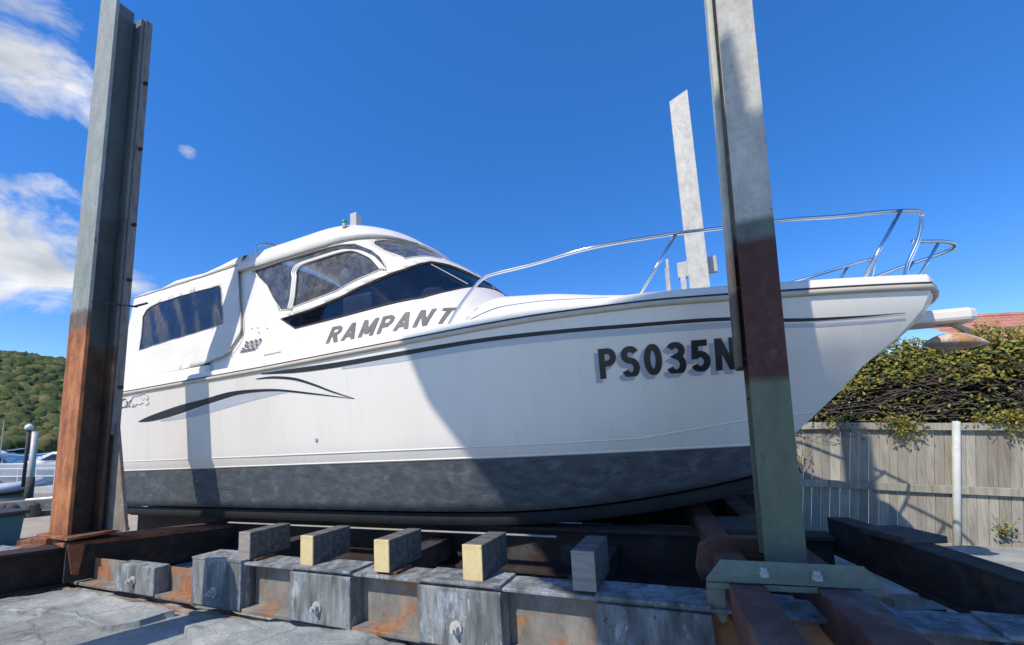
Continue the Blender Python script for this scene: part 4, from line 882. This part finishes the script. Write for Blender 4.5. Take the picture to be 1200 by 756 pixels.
def rndn(bias): v=Vector((random.gauss(0,1),random.gauss(0,1),random.gauss(0,1)))+bias; return v.normalized()
bi=(-sund*.8+fn_*.6+Vector((0,0,.6)))
for i in range(24000):
    k=random.uniform(-3.4,5.8); tp=vtop(k)+.10*noise.noise(Vector((k*2.3,0,0)))+.05*noise.noise(Vector((k*7,0,0)))
    u=random.random()**1.4; 
    cl=noise.noise(Vector((k*2.2,u*2.4,3)))
    if u>.52+.28*cl and random.random()<.88: continue
    z=tp*(1-u); dpt=.12+1.1*(1-(z/max(tp,.1)))**0*random.random()**1.5*.9+ .5*(z/tp)**2
    face=.55*(z/tp)**1.5
    p_=fd*k+back_*(face+random.random()**2*.9-.05)+Vector((0,0,z+random.gauss(0,.03)))
    leafq(m,p_,random.uniform(.02,.046),rndn(bi))
for (kc,zc_,n) in ((-.35,.0,90),(1.05,-.02,260),(1.1,-.15,110),(2.25,0,260),(2.3,-.12,120),(.3,.02,90),(2.0,.05,150)):
    for i in range(n): 
        p_=fd*(kc+random.gauss(0,.13))+fn_*random.uniform(.05,.13)+Vector((0,0,zc_+random.gauss(.02,.07))); leafq(m,p_,random.uniform(.014,.03),rndn(bi))
m.build('leaves','vleaf',vine,recalc=False)
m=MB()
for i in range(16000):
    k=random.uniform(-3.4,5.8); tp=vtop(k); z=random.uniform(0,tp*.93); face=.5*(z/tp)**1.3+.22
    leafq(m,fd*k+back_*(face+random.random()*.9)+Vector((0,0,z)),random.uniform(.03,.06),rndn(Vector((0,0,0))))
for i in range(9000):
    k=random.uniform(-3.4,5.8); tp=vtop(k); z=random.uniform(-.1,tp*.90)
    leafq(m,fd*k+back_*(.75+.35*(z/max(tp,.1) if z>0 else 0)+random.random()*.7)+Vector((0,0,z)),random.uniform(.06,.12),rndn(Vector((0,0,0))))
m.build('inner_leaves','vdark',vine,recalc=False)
m=MB()
for i in range(430):
    k=random.uniform(-3.2,5.6); tp=vtop(k); z=random.uniform(.0,tp*.62); L=random.uniform(.25,.9); dirx=random.choice((-1,1)); sl_=random.gauss(.1,.35); ft=.0+.42*(z/tp)**1.3+random.uniform(-.02,.2)
    pts=[fd*(k+dirx*L*t_/4)+back_*(ft+.05*math.sin(t_+i))+Vector((0,0,z+sl_*L*t_/4-.06*(t_-2)**2*.2+random.gauss(0,.012))) for t_ in range(5)]
    m.tube(smooth_path(pts,2),random.uniform(.003,.007),4,cap=False)
for i in range(40):
    k=random.choice((-.35,1.05,1.1,2.3,.2))+random.gauss(0,.12); pts=[fd*(k+random.gauss(0,.03)*t_)+fn_*(.05+.012*t_)+Vector((0,0,.05-.06*t_)) for t_ in range(5)]; m.tube(pts,.0035,4,cap=False)
m.build('stems','stem',vine,smooth=True,recalc=False)
# small weeds against the fence
for (px,py,n,lb) in ((945,545,70,'small leafy sprig growing up the fence just right of the green post'),(1188,618,60,'small green weed growing through the fence at the far right')):
    c_=at(px,py,6.1 if px<1000 else 5.45)
    kk=(c_-Vector((fa.x,fa.y,0))).dot(fd); base=Vector((fa.x,fa.y,0))+fd*kk+fn_*.06; e=empty('weed',loc=(base.x,base.y,c_.z),label=lb,cat='plant')
    m=MB(); st=MB()
    for i in range(9):
        a_=random.uniform(-.16,.16); h_=random.uniform(.08,.3) if px<1000 else random.uniform(-.12,.14); pts=[fd*a_*t_/3+fn_*(.02*t_)+Vector((0,0,-.15+(h_+.15)*t_/3)) for t_ in range(4)]; st.tube(pts,.003,4)
        for j in range(n//9): leafq(m,pts[-1].lerp(pts[1],random.random())+Vector((random.gauss(0,.03),random.gauss(0,.015),random.gauss(0,.03))),random.uniform(.012,.03),rndn(bi))
    m.build('leaves','vleaf',e,recalc=False); st.build('stems','stem',e,recalc=False)
# tiled roof house beyond
house=empty('house',loc=(14,12,0),label='house beyond the hedge showing only its terracotta tiled roof',cat='house')
M['tile']=worn('terracotta_tiles',[(.3,(.36,.15,.10)),(.6,(.50,.23,.16)),(.8,(.58,.31,.23))],3,(1,1,1),.8,bs=.2)
M['render_wall']=plain('rendered_wall',(.5,.44,.36),.9)
m=MB(); r0=at(1075,376,12.6); r1=at(1330,360,12.0); ez=3.2
hd=(Vector((r1.x,r1.y,0))-Vector((r0.x,r0.y,0))).normalized(); hn=Vector((hd.y,-hd.x,0))
if hn.y>0: hn=-hn
ridge=r0.z+.02; Lh=9.0; nrow=14; ncol=220
rows=[]
o_=Vector(house.location)
for j in range(nrow*2+1):
    row=[]; jj=j/2; t_=(j//2 + (0.98 if j%2 else 0))/nrow; up_=0 if j%2 else .0
    lift=.035*(1-((j%2)))
    for i in range(ncol+1):
        x_=i/ncol*Lh-.3; wv_=.03*abs(math.sin(i/ncol*Lh*math.pi/.21)); p_=r0+hd*x_+hn*(3.6*t_)+Vector((0,0,-2.0*t_+(.045 if j%2 else .0)+wv_)); p_.z+= (r1.z-r0.z)*0; row.append(p_-o_)
    rows.append(row)
m.grid(rows); m.build('roof','tile',house)
m=MB(); m.tube([r0-o_+hd*(-.4)+Vector((0,0,.03)),r0-o_+hd*Lh+Vector((0,0,.03))],.09,8); m.build('ridge_cap','tile',house)
m=MB(); a_=r0-o_+hn*3.2; m.prism([Vector((a_.x,a_.y,-o_.z-.3)),Vector((a_.x,a_.y,ridge-1.85)),Vector(((a_+hd*8.6).x,(a_+hd*8.6).y,ridge-1.85)),Vector(((a_+hd*8.6).x,(a_+hd*8.6).y,-.3))],-hn*5.5); m.build('wall','render_wall',house)
# ================================================================== LEFT: HARBOUR
M['bluecover']=plain('blue_boat_cover',(.05,.16,.30),.7); M['whiteboat']=plain('white_hull',(.75,.75,.73),.35,var=.05); M['darkglass']=plain('dark_boat_glass',(.02,.03,.04),.1)
def cruiser(name,loc,yaw,L,label,cover,group='boats moored in the harbour'):
    e=empty(name,loc=loc,label=label,cat='boat',group=group); e.rotation_euler=(0,0,yaw); B_=L*.16; H=L*.12
    m=MB(); rows=[]
    for j,(zk,wk,xk) in enumerate(((0,.72,.90),(.3,.85,.95),(.65,.95,.99),(1,1,1.04))):
        half=[]
        for i in range(21):
            u=i/20; x=-L/2+u*L*xk; yv=B_*wk*(1-max(0,(u-.5)/.5)**2.2); half.append((x,yv,zk*H*(1+.25*u)))
        rows.append([Vector(p) for p in half]+[Vector((x,-y,z)) for x,y,z in half[-2::-1]])
    m.grid(rows); m.f.append(tuple(len(m.v)-41+i for i in range(41))); m.build('hull','whiteboat',e,smooth=False)
    m=MB(); z0=H*1.08; z1=H*1.9
    m.add([Vector(p) for p in ((-L*.28,-B_*.7,z0),(L*.25,-B_*.55,z0*1.1),(L*.25,B_*.55,z0*1.1),(-L*.28,B_*.7,z0),(-L*.25,-B_*.6,z1),(L*.06,-B_*.5,z1),(L*.06,B_*.5,z1),(-L*.25,B_*.6,z1))],[(0,3,2,1),(4,5,6,7),(0,1,5,4),(1,2,6,5),(2,3,7,6),(3,0,4,7)]); m.build('cabin',cover,e,bevel=.05)
    m=MB()
    for sg in (1,-1): m.prism([(-L*.22,sg*B_*.685,z0+H*.25),(L*.12,sg*B_*.63,z0+H*.3),(L*.05,sg*B_*.57,z1-H*.15),(-L*.21,sg*B_*.63,z1-H*.15)],(0,sg*.03,0))
    m.build('window','darkglass',e)
    m=MB(); m.tube([(-L*.1,0,z1),(-L*.1,0,z1+L*.12)],.03,6); m.tube([(L*.1,-B_*.7,z0),(L*.1,-B_*.7,z0+.6),(L*.5,0,z0*1.3+.6),(L*.1,B_*.7,z0+.6),(L*.1,B_*.7,z0)],.025,6); m.build('rail','steel',e)
    return e
c_=at(10,545,34); cruiser('moored_boat',(c_.x-1,34,-1.1),R_(20),9.5,'moored boat under a blue cover at the far left edge','bluecover')
c_=at(72,545,33); cruiser('moored_boat',(c_.x+.5,33,-1.1),R_(195),9.5,'white moored cruiser with raked bow just left of the rusty post','whiteboat')
c_=at(-20,545,60); cruiser('moored_boat',(c_.x,60,-1.1),R_(5),11,'distant white moored boat behind the blue covered one','whiteboat')
# inflatable tender and small white dinghy
c_=at(12,549,24); e=empty('tender',loc=(c_.x-.4,24,-1.05),label='small grey inflatable tender afloat near the left edge',cat='dinghy'); e.rotation_euler=(0,0,R_(25))
M['greytube']=plain('grey_inflatable',(.42,.45,.50),.5)
m=MB(); m.tube(smooth_path([(-1.6,.7,.25),(.2,.75,.28),(1.1,.5,.4),(1.6,0,.55),(1.1,-.5,.4),(.2,-.75,.28),(-1.6,-.7,.25)],5),.26,10); m.build('tube','greytube',e,smooth=True)
m=MB(); m.box((-1.5,-.5,.1),(1.0,.5,.2)); m.build('floor','darkglass',e); m=MB(); m.box((-1.9,-.15,0),(-1.55,.15,.95)); m.build('outboard_motor','stripe',e,bevel=.06)
c_=at(58,565,16.5); e=empty('dinghy',loc=(c_.x+.3,16.5,-1.1),label='small white dinghy lying beside the dock left of the rusty post',cat='dinghy'); e.rotation_euler=(0,0,R_(10))
m=MB(); rows=[]
for zk,wk in ((0,.6),(.5,1),(.55,1.05)):
    h=[(-1.5+3*i/12,.65*wk*(1-max(0,(i/12-.45)/.55)**2.2),zk*(1+.25*i/12)) for i in range(13)]; rows.append([Vector(p) for p in h]+[Vector((x,-y,z)) for x,y,z in h[-2::-1]])
m.grid(rows); m.build('hull','whiteboat',e,solid=.04); m=MB(); m.box((-.3,-.55,.38),(0,.55,.42)); m.build('seat','timber',e)
# pontoon with railing, posts, lamp
M['paleconc']=plain('pale_concrete',(.45,.44,.41),.9)
m=MB(); a_=at(-60,552,26); b_=at(110,552,24); a_.z=b_.z=-.75; m.beam(a_,b_,1.0,.35); tag(m.build('pontoon','paleconc'),'pale floating pontoon across the harbour behind the post','pontoon')
rl_=empty('pontoon_railing',loc=(0,0,0),label='thin white railing along the pontoon at the left edge',cat='railing')
n=9
for i in range(n): m=MB(); p_=a_.lerp(b_,i/(n-1)); m.tube([p_,p_+Vector((0,0,1.0))],.03,6); m.build('post','whiteboat',rl_)
m=MB()
for h_ in (.55,1.0): m.tube([a_+Vector((0,0,h_)),b_+Vector((0,0,h_))],.025,6)
m.build('rail','whiteboat',rl_)
pl_=at(36,560,20); e=empty('mooring_pile',loc=(pl_.x,20,-1.5),label='tall pale grey mooring pile standing in the water left of the rusty post',cat='pile')
m=MB(); m.tube([(0,0,0),(0,0,at(36,506,20).z+1.5)],.12,12); m.build('shaft','galv',e,smooth=True); m=MB(); m.tube([(0,0,.2),(0,0,1.6)],.15,12); m.build('sleeve','dktimber',e,smooth=True)
ll=at(28,560,21); e=empty('lamp_post',loc=(ll.x,21,-.45),label='dark lamp post with round white lamp beside the tall mooring pile',cat='lamp post'); hl_=at(28,502,21).z+.45
m=MB(); m.tube([(0,0,0),(0,0,hl_-.1)],.07,10); m.build('pole','dktimber',e,smooth=True); m=MB(); m.tube([(0,0,hl_-.1),(0,0,hl_),(0,0,hl_+.12),(0,0,hl_+.22)],[.12,.17,.15,.03],12); m.build('lamp_head','whiteboat',e,smooth=True)
ml=at(4,500,34); m=MB(); m.tube([(0,0,0),(0,0,3.4)],.03,6); o=m.build('mast','galv'); o.location=(ml.x,34,.3); tag(o,'thin bare mast rising before the wooded hill at the left edge','mast')
# timber kerb and bollards on the wharf edge
m=MB(); m.beam(sp(-13,-.25,.30),sp(9,-.25,.30),.22,.20); m.beam(sp(-13,-.05,.02),sp(9,-.05,.02),.12,.3); tag(m.build('wharf_kerb','timber',bevel=.01),'weathered timber kerb along the wharf edge behind the rusty post','kerb')
for i,(px,nm) in enumerate(((2,'leftmost'),(14,'second from the left'),(39,'right hand and nearest the rusty post'))):
    d_=ray(px,600); # meet the kerb line
    P0=sp(0,-.3,0); t_=(P0-CAMP).dot(en)/d_.dot(en); w0=CAMP+d_*t_
    m=MB(); m.tube([(0,0,-.3),(0,0,.30),(0,0,.34)],[.13,.13,.09],10); o=m.build('bollard','dktimber',smooth=False,bevel=.01); o.location=(w0.x,w0.y,-.1); tag(o,nm+' short dark timber bollard on the wharf edge','bollard','bollards on the wharf edge')
# blue bin at the edge
bl=atz(-17,648,-.13); M['bin']=plain('blue_bin_plastic',(.03,.12,.17),.5)
e=empty('tool_bin',loc=tuple(bl),label='blue green bin with dark lid cut by the left edge of the picture',cat='bin'); e.rotation_euler=(0,0,ANG)
m=MB(); m.add([(-.5,-.3,0),(.17,-.3,0),(.17,.3,0),(-.5,.3,0),(-.52,-.33,.55),(.20,-.33,.55),(.20,.33,.55),(-.52,.33,.55)],[(0,3,2,1),(4,5,6,7),(0,1,5,4),(1,2,6,5),(2,3,7,6),(3,0,4,7)]); m.build('body','bin',e,bevel=.03)
m=MB(); m.box((-.56,-.37,.55),(.24,.37,.61)); m.build('lid','rubdark',e,bevel=.015); m=MB(); m.box((-.02,-.335,.16),(.10,-.325,.22)); m.build('latch','galv',e)
# rusty scrap around post foot
m=MB()
for (px,py,w_,h_) in ((30,640,.35,.10),(55,634,.25,.16),(45,628,.4,.06),(20,652,.3,.08)):
    c_=atz(px,py,.1); m.box((c_.x-w_/2,c_.y-.12,-.15),(c_.x+w_/2,c_.y+.12,h_))
tag(m.build('rusty_plates','rust',bevel=.01),'rusty steel offcuts piled beside the foot of the left post','scrap',kind='stuff')
# ================================================================== unseen blockers added out of view to cast shade on the bow and slip
BOUND=[(-2.95,1.67,1.29),(-2.92,1.67,1.21),(-2.66,1.63,.58),(-2.4,1.6,.23),(-1.87,1.5,-.48),(-1.34,2.55,-.59),(-.99,2.65,-.73),(-.93,2.91,-.85),(-.85,3.1,-1.6),(3.2,3.1,-1.6),(3.2,1.5,-.2),(2.2,1.0,.25),(1.3,.85,.5),(1.03,.88,.61),(.88,.93,.66),(.69,1.07,.76),(.55,1.20,.90),(.50,1.25,1.6),(-.94,1.6,1.31)]
nb=MB(); edge_=[bw(*q) for q in BOUND]
P_=[p-sund*((p-O).dot(S)-6.9)/sund.dot(S) for p in edge_]
nb.prism(P_,(-sund*.5))  # added blocker; outline is the wanted shade carried back along the sun
tag(nb.build('bow_shade_blocker','paleconc'),'unseen blocker added behind the viewer, shaped to shade the bow','shade blocker')
m=MB(); m.tube([(0,0,-.2),(0,0,2.5),(0,0,2.6)],[.24,.22,.1],12); o=m.build('slip_shadow_pile','dktimber'); o.location=(-3.75,2.3,0); tag(o,'unseen pile added left of the viewer to cast the shadow on the slip concrete','pile')  # invented pile, added out of view only for its ground shadow
